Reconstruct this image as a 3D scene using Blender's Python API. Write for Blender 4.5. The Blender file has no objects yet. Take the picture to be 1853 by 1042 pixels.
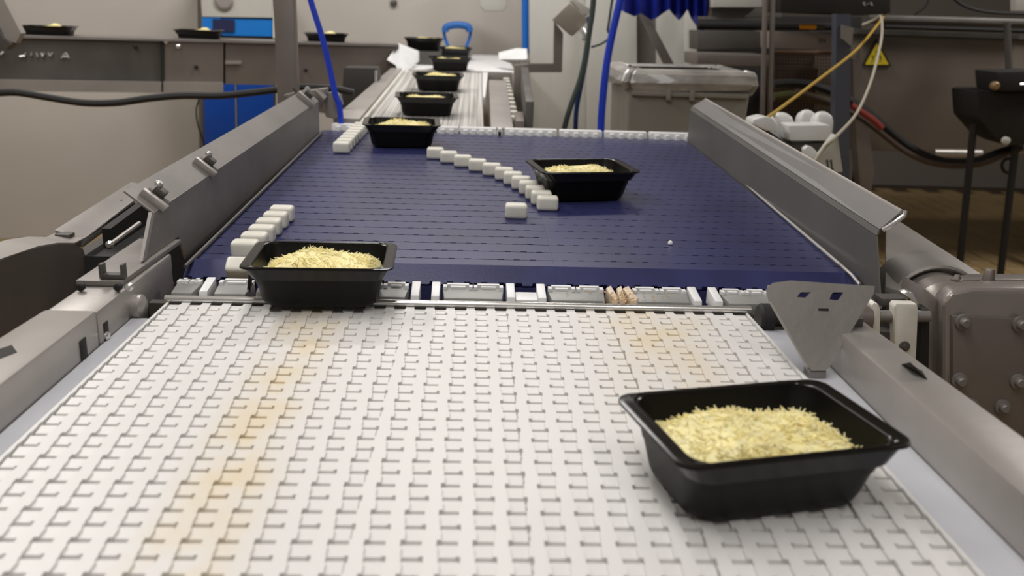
import bpy, bmesh, math, random
from math import sin, cos, pi, radians, sqrt
from mathutils import Vector, Matrix
random.seed(7)
S = bpy.context.scene
COL = S.collection

# ------------------------------------------------------------------ camera
F, CX, CY = 1650.0, 926.5, 521.0          # focal length in pixels of the 1853x1042 frame
CAM = Vector((0, 0, 0.443))
_v = Vector(((864 - CX) / F, -(25 - CY) / F, -1)).normalized()
_r = radians(1.9)
_t = (sin(_r) * _v.x + cos(_r) * _v.y) / -_v.z
_u = Vector((sin(_r), cos(_r), _t)).normalized()
_x = _v.cross(_u)
R = Matrix((_x, _v, _u))                    # camera space -> world
cd = bpy.data.cameras.new('camera')
cam = bpy.data.objects.new('camera', cd); COL.objects.link(cam)
M4 = R.to_4x4(); M4.translation = CAM
cam.matrix_world = M4
cd.sensor_width = 36; cd.lens = F / 1853 * 36
cd.clip_start = 0.02; cd.clip_end = 60
cd.dof.use_dof = True; cd.dof.focus_distance = 1.6; cd.dof.aperture_fstop = 5.0
S.camera = cam
# ------------------------------------------------------------------ world, lights, exposure
w = bpy.data.worlds.new('world'); S.world = w; w.use_nodes = True
w.node_tree.nodes['Background'].inputs[0].default_value = (1.0, 0.97, 0.93, 1)
w.node_tree.nodes['Background'].inputs[1].default_value = 0.16
def area(name, loc, size, power, col=(1, .97, .94), rot=(0, 0, 0)):
    l = bpy.data.lights.new(name, 'AREA'); l.shape = 'RECTANGLE'; l.size, l.size_y = size
    l.energy = power; l.color = col
    o = bpy.data.objects.new(name, l); COL.objects.link(o); o.location = loc; o.rotation_euler = rot
    return o
area('overhead_area_light', (-0.35, 0.7, 2.16), (0.5, 2.6), 33)
area('overhead_area_light', (0.75, -0.6, 2.16), (0.4, 1.6), 12)
area('overhead_area_light', (-1.9, 3.0, 2.16), (0.4, 2.6), 46)
area('overhead_area_light', (0.0, 4.6, 2.16), (1.6, 0.35), 40)
area('overhead_area_light', (3.5, 3.9, 2.16), (0.4, 1.6), 48)  # added to brighten the floor at the right, no fixture seen there
S.view_settings.view_transform = 'Standard'; S.view_settings.look = 'None'
S.view_settings.gamma = 1; S.view_settings.use_curve_mapping = False
S.view_settings.exposure = 0.22

# ------------------------------------------------------------------ pixel helpers (points on real planes)
def ray(px, py): return R @ Vector(((px - CX) / F, -(py - CY) / F, -1))
def onz(px, py, z=0.0): d = ray(px, py); return CAM + d * ((z - CAM.z) / d.z)
def ony(px, py, y): d = ray(px, py); return CAM + d * (y / d.y)
def onx(px, py, x): d = ray(px, py); return CAM + d * (x / d.x)
PHI = radians(2.2); PB = Vector((0, 1.45, .012)); NB = Vector((0, -sin(PHI), cos(PHI)))
def onb(px, py, h=0.0):
    d = ray(px, py); p = PB + NB * h
    return CAM + d * ((p - CAM).dot(NB) / d.dot(NB))
def bz(y): return PB.z + (y - PB.y) * math.tan(PHI)   # height of the inclined belts at distance y

# ------------------------------------------------------------------ materials
def mat(name, col, rough=.5, metal=0.0, noise=0.0, nscale=8.0, bump=0.0, bscale=60.0, col2=None, stretch=None, spec=None, trans=0.0, coat=0):
    m = bpy.data.materials.new(name); m.use_nodes = True
    nt = m.node_tree; b = nt.nodes['Principled BSDF']
    b.inputs['Base Color'].default_value = (*col, 1); b.inputs['Roughness'].default_value = rough
    b.inputs['Metallic'].default_value = metal
    if spec is not None: b.inputs['Specular IOR Level'].default_value = spec
    if trans: b.inputs['Transmission Weight'].default_value = trans
    if coat: b.inputs['Coat Weight'].default_value = coat
    g = nt.nodes.new('ShaderNodeNewGeometry'); mp = nt.nodes.new('ShaderNodeMapping')
    nt.links.new(g.outputs['Position'], mp.inputs[0])
    if stretch: mp.inputs['Scale'].default_value = stretch
    if noise or col2:
        n = nt.nodes.new('ShaderNodeTexNoise'); n.inputs['Scale'].default_value = nscale; n.inputs['Detail'].default_value = 5
        nt.links.new(mp.outputs[0], n.inputs['Vector'])
        mx = nt.nodes.new('ShaderNodeMix'); mx.data_type = 'RGBA'
        c2 = col2 or tuple(c * (1 - noise) for c in col)
        mx.inputs[6].default_value = (*col, 1); mx.inputs[7].default_value = (*c2, 1)
        rp = nt.nodes.new('ShaderNodeMapRange'); rp.inputs[1].default_value = .35; rp.inputs[2].default_value = .7
        nt.links.new(n.outputs[0], rp.inputs[0]); nt.links.new(rp.outputs[0], mx.inputs[0])
        nt.links.new(mx.outputs[2], b.inputs['Base Color'])
    if bump:
        n2 = nt.nodes.new('ShaderNodeTexNoise'); n2.inputs['Scale'].default_value = bscale
        nt.links.new(mp.outputs[0], n2.inputs['Vector'])
        bp = nt.nodes.new('ShaderNodeBump'); bp.inputs['Strength'].default_value = bump; bp.inputs['Distance'].default_value = .002
        nt.links.new(n2.outputs[0], bp.inputs['Height']); nt.links.new(bp.outputs[0], b.inputs['Normal'])
    return m
STEEL = mat('brushed_steel', (.27, .25, .235), .5, .45, .22, 6, .15, 90)
STEEL_G = mat('shaded_guard_steel', (.155,.147,.14), .5, .35, .15, 5)  # same steel as the left guard, darkened for the dimmer right side
STEEL_L = mat('light_steel', (.44, .41, .385), .4, .55, .18, 5, .1, 90)
STEEL_D = mat('dull_dark_steel', (.13, .12, .11), .5, .5, .3, 5)
STEEL_B = mat('brown_steel', (.22, .19, .17), .45, .5, .2, 5)
BRIGHT = mat('polished_rod', (.75, .74, .72), .22, .8)
WHITEP = mat('white_plastic', (.80, .80, .80), .4, noise=.08, nscale=20)
CREAM = mat('cream_plastic', (.76, .74, .66), .35, noise=.1, nscale=30)
STRIP = mat('pale_wear_strip', (.5, .51, .55), .35, noise=.08)
GREYP = mat('grey_transfer_plate', (.3, .3, .29), .45, .2, noise=.15, nscale=20)
BLUE = mat('blue_slat_plastic', (.030, .034, .115), .33, noise=.3, nscale=9, bump=.1, bscale=300)
NAVY = mat('navy_underlay', (.012, .015, .07), .5)
BLACKP = mat('black_tray_plastic', (.0045, .004, .0035), .42, spec=.2)
BLACKI = mat('black_tray_gloss', (.006, .005, .0045), .2, spec=.4)
BLACK = mat('black_rubber', (.006, .0055, .0055), .65)
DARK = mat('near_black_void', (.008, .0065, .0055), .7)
CHEESE = mat('grated_cheese', (.88, .76, .34), .6, col2=(.9, .81, .44), nscale=60, bump=.3, bscale=200)
CHEESE.node_tree.nodes['Principled BSDF'].inputs['Subsurface Weight'].default_value = .35
CHEESE.node_tree.nodes['Principled BSDF'].inputs['Subsurface Scale'].default_value = .006
CHEESE.node_tree.nodes['Principled BSDF'].inputs['Subsurface Radius'].default_value = (1, .8, .4)
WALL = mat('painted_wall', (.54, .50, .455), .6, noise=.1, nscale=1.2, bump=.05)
PANEL = mat('pale_panel', (.50, .49, .45), .5, noise=.12, nscale=2, stretch=(4, 4, .5))
ROPEBLUE = mat('blue_hose', (.015, .05, .55), .35)
BLUEPIPE = mat('blue_pipe', (.01, .13, .5), .35)
CABBLUE = mat('blue_cabinet', (.008, .06, .34), .25, noise=.15, nscale=2)
CABBLUE_L = mat('blue_glass_panel', (.015, .19, .62), .2)
BAGBLUE = mat('blue_film', (.012, .02, .22), .3, noise=.5, nscale=12, bump=.8, bscale=12)
ORANGE = mat('yellow_orange_plastic', (.75, .30, .01), .4)
YROPE = mat('yellow_rope', (.45, .28, .03), .6)
WROPE = mat('pale_rope', (.42, .38, .30), .6)
GHOSE = mat('green_grey_hose', (.05, .07, .065), .5)
SIGNY = mat('sign_yellow', (.75, .60, .02), .4)
SIGNK = mat('sign_black', (.02, .005, .006), .5)
REDH = mat('red_hose', (.22, .025, .015), .5)
BINP = mat('grey_bin_plastic', (.25, .235, .205), .5, noise=.12, nscale=3)
FILM = mat('clear_bag_film', (.42, .40, .37), .22, noise=.45, nscale=9, bump=1.0, bscale=14, stretch=(1, 1, 2.5), coat=.4)
MACH = mat('enclosure_paint', (.15, .125, .10), .5, noise=.2, nscale=1.5)
BOTTLE = mat('white_bottle_plastic', (.72, .72, .70), .35)
INK = mat('dark_ink', (.03, .03, .025), .6)
CEIL = mat('ceiling_paint', (.5, .5, .48), .7)
CRUMB = mat('beige_crumb', (.6, .42, .22), .8)
GBOX = mat('gearbox_paint', (.33, .295, .27), .3, .4, noise=.15, nscale=6)

def belt_mat():
    """white belting with yellow product stains lying on it"""
    m = mat('white_belting', (.76, .745, .73), .42)
    nt = m.node_tree; b = nt.nodes['Principled BSDF']
    g = nt.nodes.new('ShaderNodeNewGeometry'); sp = nt.nodes.new('ShaderNodeSeparateXYZ'); nt.links.new(g.outputs['Position'], sp.inputs[0])
    n = nt.nodes.new('ShaderNodeTexNoise'); n.inputs['Scale'].default_value = 14; n.inputs['Detail'].default_value = 4
    nt.links.new(g.outputs['Position'], n.inputs['Vector'])
    def mth(op, a, c=None, d=None):
        k = nt.nodes.new('ShaderNodeMath'); k.operation = op
        for i, q in enumerate((a, c, d)):
            if q is None: continue
            if isinstance(q, (int, float)): k.inputs[i].default_value = q
            else: nt.links.new(q, k.inputs[i])
        return k.outputs[0]
    def band(cx, hw):
        d = mth('ABSOLUTE', mth('SUBTRACT', sp.outputs[0], cx)); r = nt.nodes.new('ShaderNodeMapRange'); r.interpolation_type = 'SMOOTHSTEP'
        nt.links.new(d, r.inputs[0]); r.inputs[1].default_value = hw; r.inputs[2].default_value = 0; r.inputs[3].default_value = 0; r.inputs[4].default_value = 1
        return r.outputs[0]
    def rng(o, a, c):
        r = nt.nodes.new('ShaderNodeMapRange'); nt.links.new(o, r.inputs[0]); r.inputs[1].default_value = a; r.inputs[2].default_value = c; return r.outputs[0]
    left = band(-.235, .075)
    right = mth('MULTIPLY', band(.27, .13), rng(sp.outputs[1], .75, 1.25))
    f = mth('MULTIPLY', mth('MAXIMUM', left, right), rng(n.outputs[0], .30, .62))
    mx = nt.nodes.new('ShaderNodeMix'); mx.data_type = 'RGBA'; mx.clamp_factor = True
    mx.inputs[6].default_value = (.69, .675, .66, 1); mx.inputs[7].default_value = (.68, .57, .38, 1)
    nt.links.new(mth('MULTIPLY', f, .8), mx.inputs[0]); nt.links.new(mx.outputs[2], b.inputs['Base Color'])
    return m
BELT = belt_mat()

def tile_mat():
    m = mat('brown_floor_tiles', (.24, .15, .06), .45)
    nt = m.node_tree; b = nt.nodes['Principled BSDF']
    g = nt.nodes.new('ShaderNodeNewGeometry'); mp = nt.nodes.new('ShaderNodeMapping'); nt.links.new(g.outputs['Position'], mp.inputs[0])
    n = nt.nodes.new('ShaderNodeTexNoise'); n.inputs['Scale'].default_value = 3
    nt.links.new(mp.outputs[0], n.inputs['Vector'])
    mx = nt.nodes.new('ShaderNodeMix'); mx.data_type = 'RGBA'; mx.inputs[6].default_value = (.40, .28, .13, 1); mx.inputs[7].default_value = (.28, .19, .085, 1)
    nt.links.new(n.outputs[0], mx.inputs[0]); nt.links.new(mx.outputs[2], b.inputs['Base Color'])
    return m
TILE = tile_mat()

def ridge_mat():
    """white rear belting, fine lengthwise ribs streaked grey"""
    m = mat('ribbed_white_belting', (.55, .54, .52), .5)
    nt = m.node_tree; b = nt.nodes['Principled BSDF']
    g = nt.nodes.new('ShaderNodeNewGeometry'); mp = nt.nodes.new('ShaderNodeMapping'); nt.links.new(g.outputs['Position'], mp.inputs[0])
    mp.inputs['Scale'].default_value = (70, .6, .6)
    n = nt.nodes.new('ShaderNodeTexNoise'); n.inputs['Scale'].default_value = 1; n.inputs['Detail'].default_value = 2
    nt.links.new(mp.outputs[0], n.inputs['Vector'])
    rp = nt.nodes.new('ShaderNodeMapRange'); rp.inputs[1].default_value = .35; rp.inputs[2].default_value = .6; nt.links.new(n.outputs[0], rp.inputs[0])
    mx = nt.nodes.new('ShaderNodeMix'); mx.data_type = 'RGBA'; mx.inputs[6].default_value = (.30, .285, .26, 1); mx.inputs[7].default_value = (.62, .605, .58, 1)
    nt.links.new(rp.outputs[0], mx.inputs[0]); nt.links.new(mx.outputs[2], b.inputs['Base Color'])
    return m
RIDGE = ridge_mat()

# ------------------------------------------------------------------ mesh helpers
class MB:
    """collects shapes in world coordinates and links them as ONE mesh object"""
    def __init__(s): s.v = []; s.f = []
    def add(s, vs, fs):
        n = len(s.v); s.v += [Vector(q) for q in vs]; s.f += [tuple(i + n for i in f) for f in fs]; return s
    def box(s, a, b):
        x0, y0, z0 = a; x1, y1, z1 = b
        return s.add([(x0,y0,z0),(x1,y0,z0),(x1,y1,z0),(x0,y1,z0),(x0,y0,z1),(x1,y0,z1),(x1,y1,z1),(x0,y1,z1)],
                     [(0,3,2,1),(4,5,6,7),(0,1,5,4),(1,2,6,5),(2,3,7,6),(3,0,4,7)])
    def hexa(s, lo, hi):
        """lo, hi: 4 points each, same winding (counter-clockwise seen from hi)"""
        return s.add(list(lo) + list(hi), [(3,2,1,0),(4,5,6,7),(0,1,5,4),(1,2,6,5),(2,3,7,6),(3,0,4,7)])
    def prism(s, pts, d):
        """polygon pts extruded by vector d"""
        n = len(pts); d = Vector(d); P = [Vector(p) for p in pts]
        return s.add(P + [p + d for p in P], [tuple(range(n)), tuple(range(2*n-1, n-1, -1))] + [(i, i+n, (i+1)%n+n, (i+1)%n) for i in range(n)])
    def tube(s, pts, r, n=8, r2=None, cap=True):
        P = [Vector(p) for p in pts]; m = len(P); rings = []; N = None; base = len(s.v)
        for i, p in enumerate(P):
            t = (P[min(i+1, m-1)] - P[max(i-1, 0)]).normalized()
            if N is None: N = t.orthogonal().normalized()
            N = (N - t * N.dot(t)).normalized(); B = t.cross(N)
            rr = r if r2 is None else r + (r2 - r) * i / (m - 1)
            for k in range(n):
                a = 2*pi*k/n; s.v.append(p + (N*cos(a) + B*sin(a)) * rr)
        for i in range(m-1):
            for k in range(n):
                a = base+i*n+k; b = base+i*n+(k+1)%n; s.f.append((a, b, b+n, a+n))
        if cap: s.f.append(tuple(base+k for k in range(n-1, -1, -1))); s.f.append(tuple(base+(m-1)*n+k for k in range(n)))
        return s
    def lathe(s, c, axis, prof, n=24):
        """prof: (radius, along) pairs"""
        ax = Vector(axis).normalized(); N = ax.orthogonal().normalized(); B = ax.cross(N); c = Vector(c); base = len(s.v)
        for r, h in prof:
            for k in range(n): a = 2*pi*k/n; s.v.append(c + ax*h + (N*cos(a)+B*sin(a))*r)
        for i in range(len(prof)-1):
            for k in range(n):
                a = base+i*n+k; b = base+i*n+(k+1)%n; s.f.append((a, b, b+n, a+n))
        s.f.append(tuple(base+k for k in range(n-1,-1,-1))); s.f.append(tuple(base+(len(prof)-1)*n+k for k in range(n)))
        return s
    def build(s, name, m, parent=None, bevel=0, seg=2, ang=35, origin=None, rot=None):
        me = bpy.data.meshes.new(name)
        o = Vector((0,0,0))
        if parent is not None: o = parent_loc(parent)
        if origin is not None: og = Vector(origin)
        else: og = None
        if og is not None:
            Ri = (rot.inverted() if rot is not None else Matrix.Identity(3))
            me.from_pydata([Ri @ (q - og) for q in s.v], [], s.f)
        else: me.from_pydata([q - o for q in s.v], [], s.f)
        me.update()
        b = bmesh.new(); b.from_mesh(me); bmesh.ops.recalc_face_normals(b, faces=b.faces)
        if bevel:
            es = [e for e in b.edges if len(e.link_faces) == 2 and e.calc_face_angle() > radians(25)]
            bmesh.ops.bevel(b, geom=es, offset=bevel, segments=seg, affect='EDGES', profile=.6, clamp_overlap=True)
        b.to_mesh(me); b.free()
        me.shade_smooth(); me.set_sharp_from_angle(angle=radians(ang))
        me.materials.append(m)
        ob = bpy.data.objects.new(name, me); COL.objects.link(ob)
        if og is not None:
            ob.location = og - o
            if rot is not None: ob.rotation_euler = rot.to_euler()
        if parent is not None: ob.parent = parent
        return ob
def parent_loc(p):
    l = p.location.copy()
    while p.parent is not None: p = p.parent; l += p.location
    return l
def tag(o, label=None, cat=None, group=None, kind=None):
    if label: o['label'] = label
    if cat: o['category'] = cat
    if group: o['group'] = group
    if kind: o['kind'] = kind
    return o
def thing(name, loc, label, cat, group=None):
    o = bpy.data.objects.new(name, None); COL.objects.link(o); o.location = loc; o.empty_display_size = .05
    return tag(o, label, cat, group)
def spline(pts, k=6):
    P = [Vector(p) for p in pts]; out = []
    for i in range(len(P)-1):
        a, b, c, d = P[max(i-1,0)], P[i], P[i+1], P[min(i+2, len(P)-1)]
        for j in range(k):
            t = j/k; out.append(.5*((2*b) + (c-a)*t + (2*a-5*b+4*c-d)*t*t + (3*b-3*c+d-a)*t**3))
    out.append(P[-1]); return out
def copy_tree(o, parent=None):
    c = o.copy(); COL.objects.link(c); c.parent = parent
    for ch in list(o.children): copy_tree(ch, c)
    return c

# ================================================================== SETTING
FZ = -.9
fl = MB(); fl.box((-5, -2, FZ-.06), (6, 9, FZ-.008)); FL = fl.build('floor', mat('floor_grout', (.07, .045, .025), .7), None); FL['kind'] = 'structure'
# tiles laid in long courses; those in view (to the right, and the sliver left) are separate pieces
tm = MB(); tm.box((-.066, -.143, -.012), (.066, .143, 0)); t0 = tm.build('tile', TILE, None, bevel=.003, seg=1); tmesh = t0.data
trot = radians(-4)
first = True; cnt = 0
for j in range(0, 16):
    for i in range(0, 32):
        x = 1.35 + i*.142; y = 3.3 + j*.296 + (i % 2)*.148
        X = x*cos(trot) - (y-4)*sin(trot)*.3; Y = y
        if X < 1.9 or X > 5.4 or Y > 7.6: continue
        vx = (X/ max(Y,.1))
        if vx > .78 or vx < .36: continue
        if cnt >= 290: continue
        o = t0 if first else t0.copy()
        if not first: COL.objects.link(o)
        first = False; o.location = (X, Y, FZ + random.uniform(-.001, .0005)); o.parent = FL; cnt += 1
fb = MB(); fb.box((-5, -2, FZ-.01), (1.5, 9, FZ-.001)); fb.box((1.5, -2, FZ-.01), (6, 3.13, FZ-.001)); fb.prism([Vector((2.62, 3.13, FZ-.01)), Vector((6, 3.13, FZ-.01)), Vector((6, 7.45, FZ-.01))], (0, 0, .009)); o = fb.build('tile_field', TILE, FL); o['kind'] = 'stuff'

# back wall, slightly oblique
wa, wb = Vector((-4.4, 4.66, FZ)), Vector((1.75, 6.95, FZ))
nrm = Vector((-(wb-wa).y, (wb-wa).x, 0)).normalized()
m = MB(); m.hexa([wa, wb, wb+nrm*.15, wa+nrm*.15], [p+Vector((0,0,3.1)) for p in (wa, wb, wb+nrm*.15, wa+nrm*.15)])
o = m.build('wall_back', WALL); o['kind'] = 'structure'
wdir = (wb-wa).normalized()
def onwall(px, py, off=0.0):
    d = ray(px, py); p0 = wa - nrm*off
    return CAM + d*((p0-CAM).dot(nrm)/d.dot(nrm))
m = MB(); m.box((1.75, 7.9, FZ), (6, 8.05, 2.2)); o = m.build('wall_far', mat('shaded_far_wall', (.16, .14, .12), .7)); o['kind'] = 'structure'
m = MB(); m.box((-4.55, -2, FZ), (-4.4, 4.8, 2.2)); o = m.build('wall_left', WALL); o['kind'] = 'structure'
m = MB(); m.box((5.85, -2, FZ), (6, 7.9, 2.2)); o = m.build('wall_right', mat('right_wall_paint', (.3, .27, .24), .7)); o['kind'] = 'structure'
m = MB(); m.box((-4.55, -2, 2.2), (6, 8.05, 2.3)); o = m.build('ceiling', CEIL); o['kind'] = 'structure'

# ================================================================== WHITE BELT CONVEYOR (nearest)
X0, X1 = -.472, .440; NC = 29; PC = (X1-X0)/NC; PR = .0254
WC = thing('white_belt_conveyor', (0, .8, FZ), 'nearest white plastic grid belt conveyor with grey side beams, in the foreground', 'conveyor')
def row_mesh(par):
    m = MB(); h = PR/2
    for i in range(NC+1):          # ribs, a little waisted so that they step from row to row
        xc = X0 + i*PC; s = .0011*par
        w0, w1 = .0078, .0064
        if i == 0: a, b, a2, b2 = xc, xc+w0*.6, xc, xc+w1*.6
        elif i == NC: a, b, a2, b2 = xc-w0*.6, xc, xc-w1*.6, xc
        else: a, b, a2, b2 = xc-w0+s, xc+w0+s, xc-w1+s, xc+w1+s
        m.hexa([(a,-h,-.012),(b,-h,-.012),(b,h*.2,-.012),(a,h*.2,-.012)], [(a,-h,0),(b,-h,0),(b,h*.2,0),(a,h*.2,0)])
        m.hexa([(a2,h*.2,-.012),(b2,h*.2,-.012),(b2,h,-.012),(a2,h,-.012)], [(a2,h*.2,0),(b2,h*.2,0),(b2,h,0),(a2,h,0)])
    for i in range(NC):            # link bars lying in the wells
        a, b = X0+i*PC+.0060, X0+(i+1)*PC-.0060
        if (i*7+3) % 5 == 0: b -= .0022
        m.hexa([(a,-h+.0018,-.012),(b,-h+.0018,-.012),(b,h-.0042,-.012),(a,h-.0042,-.012)],
               [(a,-h+.0032,-.0034),(b,-h+.0032,-.0034),(b,h-.0050,-.0022),(a,h-.0050,-.0022)])
    return m
ms = []
for par in (-1, 1):
    o = row_mesh(par).build('belt_row', BELT, None); ms.append(o)
for k in range(40):
    o = ms[k % 2] if k < 2 else ms[k % 2].copy()
    if k >= 2: COL.objects.link(o)
    o.parent = WC; o.location = Vector((0, 1.352 - k*PR, 0)) - WC.location
m = MB(); m.box((X0+.004, .34, -.03), (X1-.004, 1.36, -.0080)); m.build('belt_underside', BELT, WC)
for a, b in ((-.5025, -.474), (.442, .4925)):
    m = MB(); m.box((a, .34, -.05), (b, 1.30, -.004)); m.build('wear_strip', STRIP, WC, bevel=.002)
# side beams
def beam(name, P, zt, zb, m=STEEL_L, bevel=.006, par=WC):
    """P: inner/outer edge points near & far"""
    q = MB(); q.hexa([Vector((x, y, zb)) for x, y in P], [Vector((x, y, zt)) for x, y in P]); return q.build(name, m, par, bevel=bevel)
lb = beam('side_beam', [(-.61, .32), (-.505, .32), (-.5035, 1.185), (-.572, 1.185)], .046, -.055)
lb2 = beam('side_beam', [(-.572, 1.187), (-.5035, 1.187), (-.5035, 1.50), (-.572, 1.50)], .043, -.055)
rb = beam('side_beam', [(.493, .32), (.585, .32), (.548, 1.19), (.4935, 1.19)], .050, -.055)
def flat(par, pts, m=DARK, name='slot', th=.0012):
    q = MB(); q.prism([Vector(p) for p in pts], (0, 0, th)); return q.build(name, m, par)
flat(lb, [(-.562, 1.020, .0455), (-.541, 1.000, .0455), (-.531, 1.022, .0455), (-.548, 1.045, .0455)])
flat(rb, [(.517, .985, .0655), (.534, .972, .0495), (.541, 1.0, .0495), (.525, 1.02, .0495)])
for (px, py, w_, h_) in ((192, 601, .016, .03), (151, 633, .02, .03)):
    c = onx(px, py, -.5035); q = MB(); q.box(c + Vector((-.002, -w_/2, -h_/2)), c + Vector((.001, w_/2, h_/2))); q.build('port', DARK, lb, bevel=.001)
    if px == 192:
        q = MB(); q.lathe(c + Vector((-.001, -.003, -.004)), (1, 0, 0), [(.006, 0), (.006, .004), (.004, .006)], 12); q.build('bolt', BRIGHT, lb)
# roller stub at far left inner side
q = MB(); q.lathe((-.503, 1.315, .008), (1, 0, 0), [(.017, -.004), (.019, 0), (.019, .012), (.013, .016)], 20); q.build('roller_end', STEEL_L, WC)
q = MB(); q.lathe((.440, 1.315, .008), (1, 0, 0), [(.02, 0), (.024, .004), (.024, .02), (.012, .022), (.012, .05)], 20); q.build('bearing', BLACK, WC)
q = MB(); q.tube([(-.476, 1.372, .003), (.446, 1.372, .003)], .0062, 12); q.build('transfer_rod', BRIGHT, WC)
q = MB(); q.box((-.50, 1.366, -.04), (.46, 1.384, -.002)); q.build('rod_support', STEEL_D, WC)
for x, y in ((-.54, .5), (-.54, 1.35), (.52, .5), (.52, 1.12)):
    q = MB(); q.box((x-.022, y-.022, FZ), (x+.022, y+.022, -.054)); q.build('leg', STEEL, WC, bevel=.003)

# corner bracket plate at the right of the belt end
BR = thing('bracket_plate', (.52, 1.2, -.055), 'grey tapered bracket plate with two slots, at the right end of the white belt', 'bracket')
tl, tr = ony(1388, 515, 1.165), ony(1582, 521, 1.17); bl, br_ = ony(1463, 668, 1.105), ony(1503, 668, 1.105)
cu = bpy.data.curves.new('tmp', 'CURVE'); cu.dimensions = '2D'; cu.fill_mode = 'BOTH'; cu.extrude = .0015
ex = (tr-tl).normalized(); nz = ex.cross((bl-tl)).normalized(); ey = nz.cross(ex); 
if ey.dot(bl-tl) > 0: ey = -ey; nz = -nz
nz = ex.cross(ey)
def uv(p): d = p - tl; return (d.dot(ex), d.dot(ey))
def onpl(px, py):
    d = ray(px, py); return CAM + d*((tl-CAM).dot(nz)/d.dot(nz))
outs = [uv(onpl(*p)) for p in ((1386,524),(1398,512),(1430,508),(1582,518),(1580,532),(1500,664),(1494,671),(1468,671),(1460,662),(1392,545))]
holes = [[uv(onpl(*p)) for p in h] for h in (((1448,529),(1467,528),(1457,539),(1441,538)), ((1507,529),(1526,529),(1518,542),(1512,544),(1500,542),(1503,534)))]
for P in [outs] + holes:
    sp = cu.splines.new('POLY'); sp.points.add(len(P)-1); sp.use_cyclic_u = True
    for k, p in enumerate(P): sp.points[k].co = (p[0], p[1], 0, 1)
tmp = bpy.data.objects.new('tmp', cu); COL.objects.link(tmp)
Mx = Matrix((ex, ey, nz)).transposed().to_4x4(); Mx.translation = tl
dg = bpy.context.evaluated_depsgraph_get(); me = bpy.data.meshes.new_from_object(tmp.evaluated_get(dg))
bpy.data.objects.remove(tmp)
me.name = 'plate'; me.transform(Mx); me.transform(Matrix.Translation(-BR.location)); me.materials.clear(); me.materials.append(STEEL)
o = bpy.data.objects.new('plate', me); COL.objects.link(o); o.parent = BR
q = MB(); q.tube([onpl(1391, 519) - nz*.003, onpl(1580, 526) - nz*.003], .0035, 8); q.build('folded_edge', STEEL_L, BR)
q = MB(); q.tube([onpl(1394, 545), onpl(1462, 664)], .0022, 6); q.build('side_lip', STEEL_L, BR)
c = onpl(1489, 560) + nz*.0015; q = MB(); q.box(c-Vector((.007,.002,.001)), c+Vector((.007,.002,.001))); q.build('small_slot', DARK, BR)
q = MB(); q.hexa([(.446,1.104,-.006),(.470,1.104,-.006),(.470,1.125,-.006),(.446,1.125,-.006)], [(.446,1.104,.006),(.470,1.104,.006),(.470,1.125,.006),(.446,1.125,.006)]); q.build('foot', STEEL, BR, bevel=.002)
q = MB(); q.box((.47, 1.16, .045), (.535, 1.19, .062)); q.build('stand_off', STEEL_D, BR, bevel=.002)

# ================================================================== SORTER CONVEYOR (blue slats)
SC = thing('slat_sorter_conveyor', (.1, 2.2, FZ), 'wide dark blue slat sorter conveyor between two grey sheet metal guards', 'conveyor')
XB0, XB1, XS = -.490, .684, .146
SP = .0508
rotB = Matrix.Rotation(PHI, 3, 'X')
def slat_bm(xa, xb, gap, off, depth=.0028):
    """one slat: near edge notched by hinge fingers"""
    y0, y1 = -SP/2, SP/2-gap; pts = []; x = xa; P = .0295; wd = .013
    pts.append((xa, y0))
    k = math.floor(xa/P)-1
    while True:
        a = k*P+off; b = a+wd; k += 1
        if b > xb-.003: break
        if a < xa+.003: continue
        pts += [(a, y0), (a+.0015, y0+depth), (b-.0015, y0+depth), (b, y0)]
    pts += [(xb, y0), (xb, y1), (xa, y1)]
    m = MB(); m.prism([Vector((p[0], p[1], -.010)) for p in pts], (0, 0, .010)); return m
protos = {}
for par, off in ((0, 0), (1, .0147)):
    protos[par, 0] = slat_bm(XB0, XS-.0001, .0024, off).build('slat', BLUE)
    protos[par, 1] = slat_bm(XS+.0001, XB1, .0007, off, .0032).build('slat', BLUE)
used = set()
def put_slat(par, side, loc, rotx):
    o = protos[par, side]
    if (par, side) in used: o = o.copy(); COL.objects.link(o)
    used.add((par, side)); o.parent = SC; o.location = Vector(loc) - SC.location; o.rotation_euler = (rotx, 0, 0)
YN = 1.548
for k in range(28):
    s = (k+.5)*SP
    for sd in (0, 1): put_slat(k % 2, sd, (0, YN + s*cos(PHI), bz(YN) + s*sin(PHI)), PHI)
# slats turning over the nose
RN = .052; cy_, cz_ = YN, bz(YN)-RN
NOSE = {(p, sd): slat_bm(*( (XB0, XS-.0001) if sd == 0 else (XS+.0001, XB1)), .0007, o_, .007).build('slat', BLUE) for p, o_ in ((0,0),(1,.0147)) for sd in (0,1)}
protos.update(NOSE); used.clear()
for i, a in enumerate((28, 84, 140)):
    aa = radians(a)
    for sd in (0, 1): put_slat((i+1) % 2, sd, (0, cy_ - RN*sin(aa), cz_ + RN*cos(aa)), aa)
q = MB(); q.box((XB0+.005, YN, -.13), (XB1-.005, 2.99, -.09)); q.build('return_belt', NAVY, SC)
q = MB(); q.lathe((XB0+.01, YN, cz_), (1, 0, 0), [(.041, 0), (.041, XB1-XB0-.02)], 24); q.build('nose_roller', NAVY, SC)
q = MB(); q.hexa([(XB0+.005,YN,bz(YN)-.03),(XB1-.005,YN,bz(YN)-.03),(XB1-.005,2.96,bz(2.96)-.03),(XB0+.005,2.96,bz(2.96)-.03)],
                 [(XB0+.005,YN,bz(YN)-.0112),(XB1-.005,YN,bz(YN)-.0112),(XB1-.005,2.96,bz(2.96)-.0112),(XB0+.005,2.96,bz(2.96)-.0112)]); q.build('slat_bed', NAVY, SC)
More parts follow.
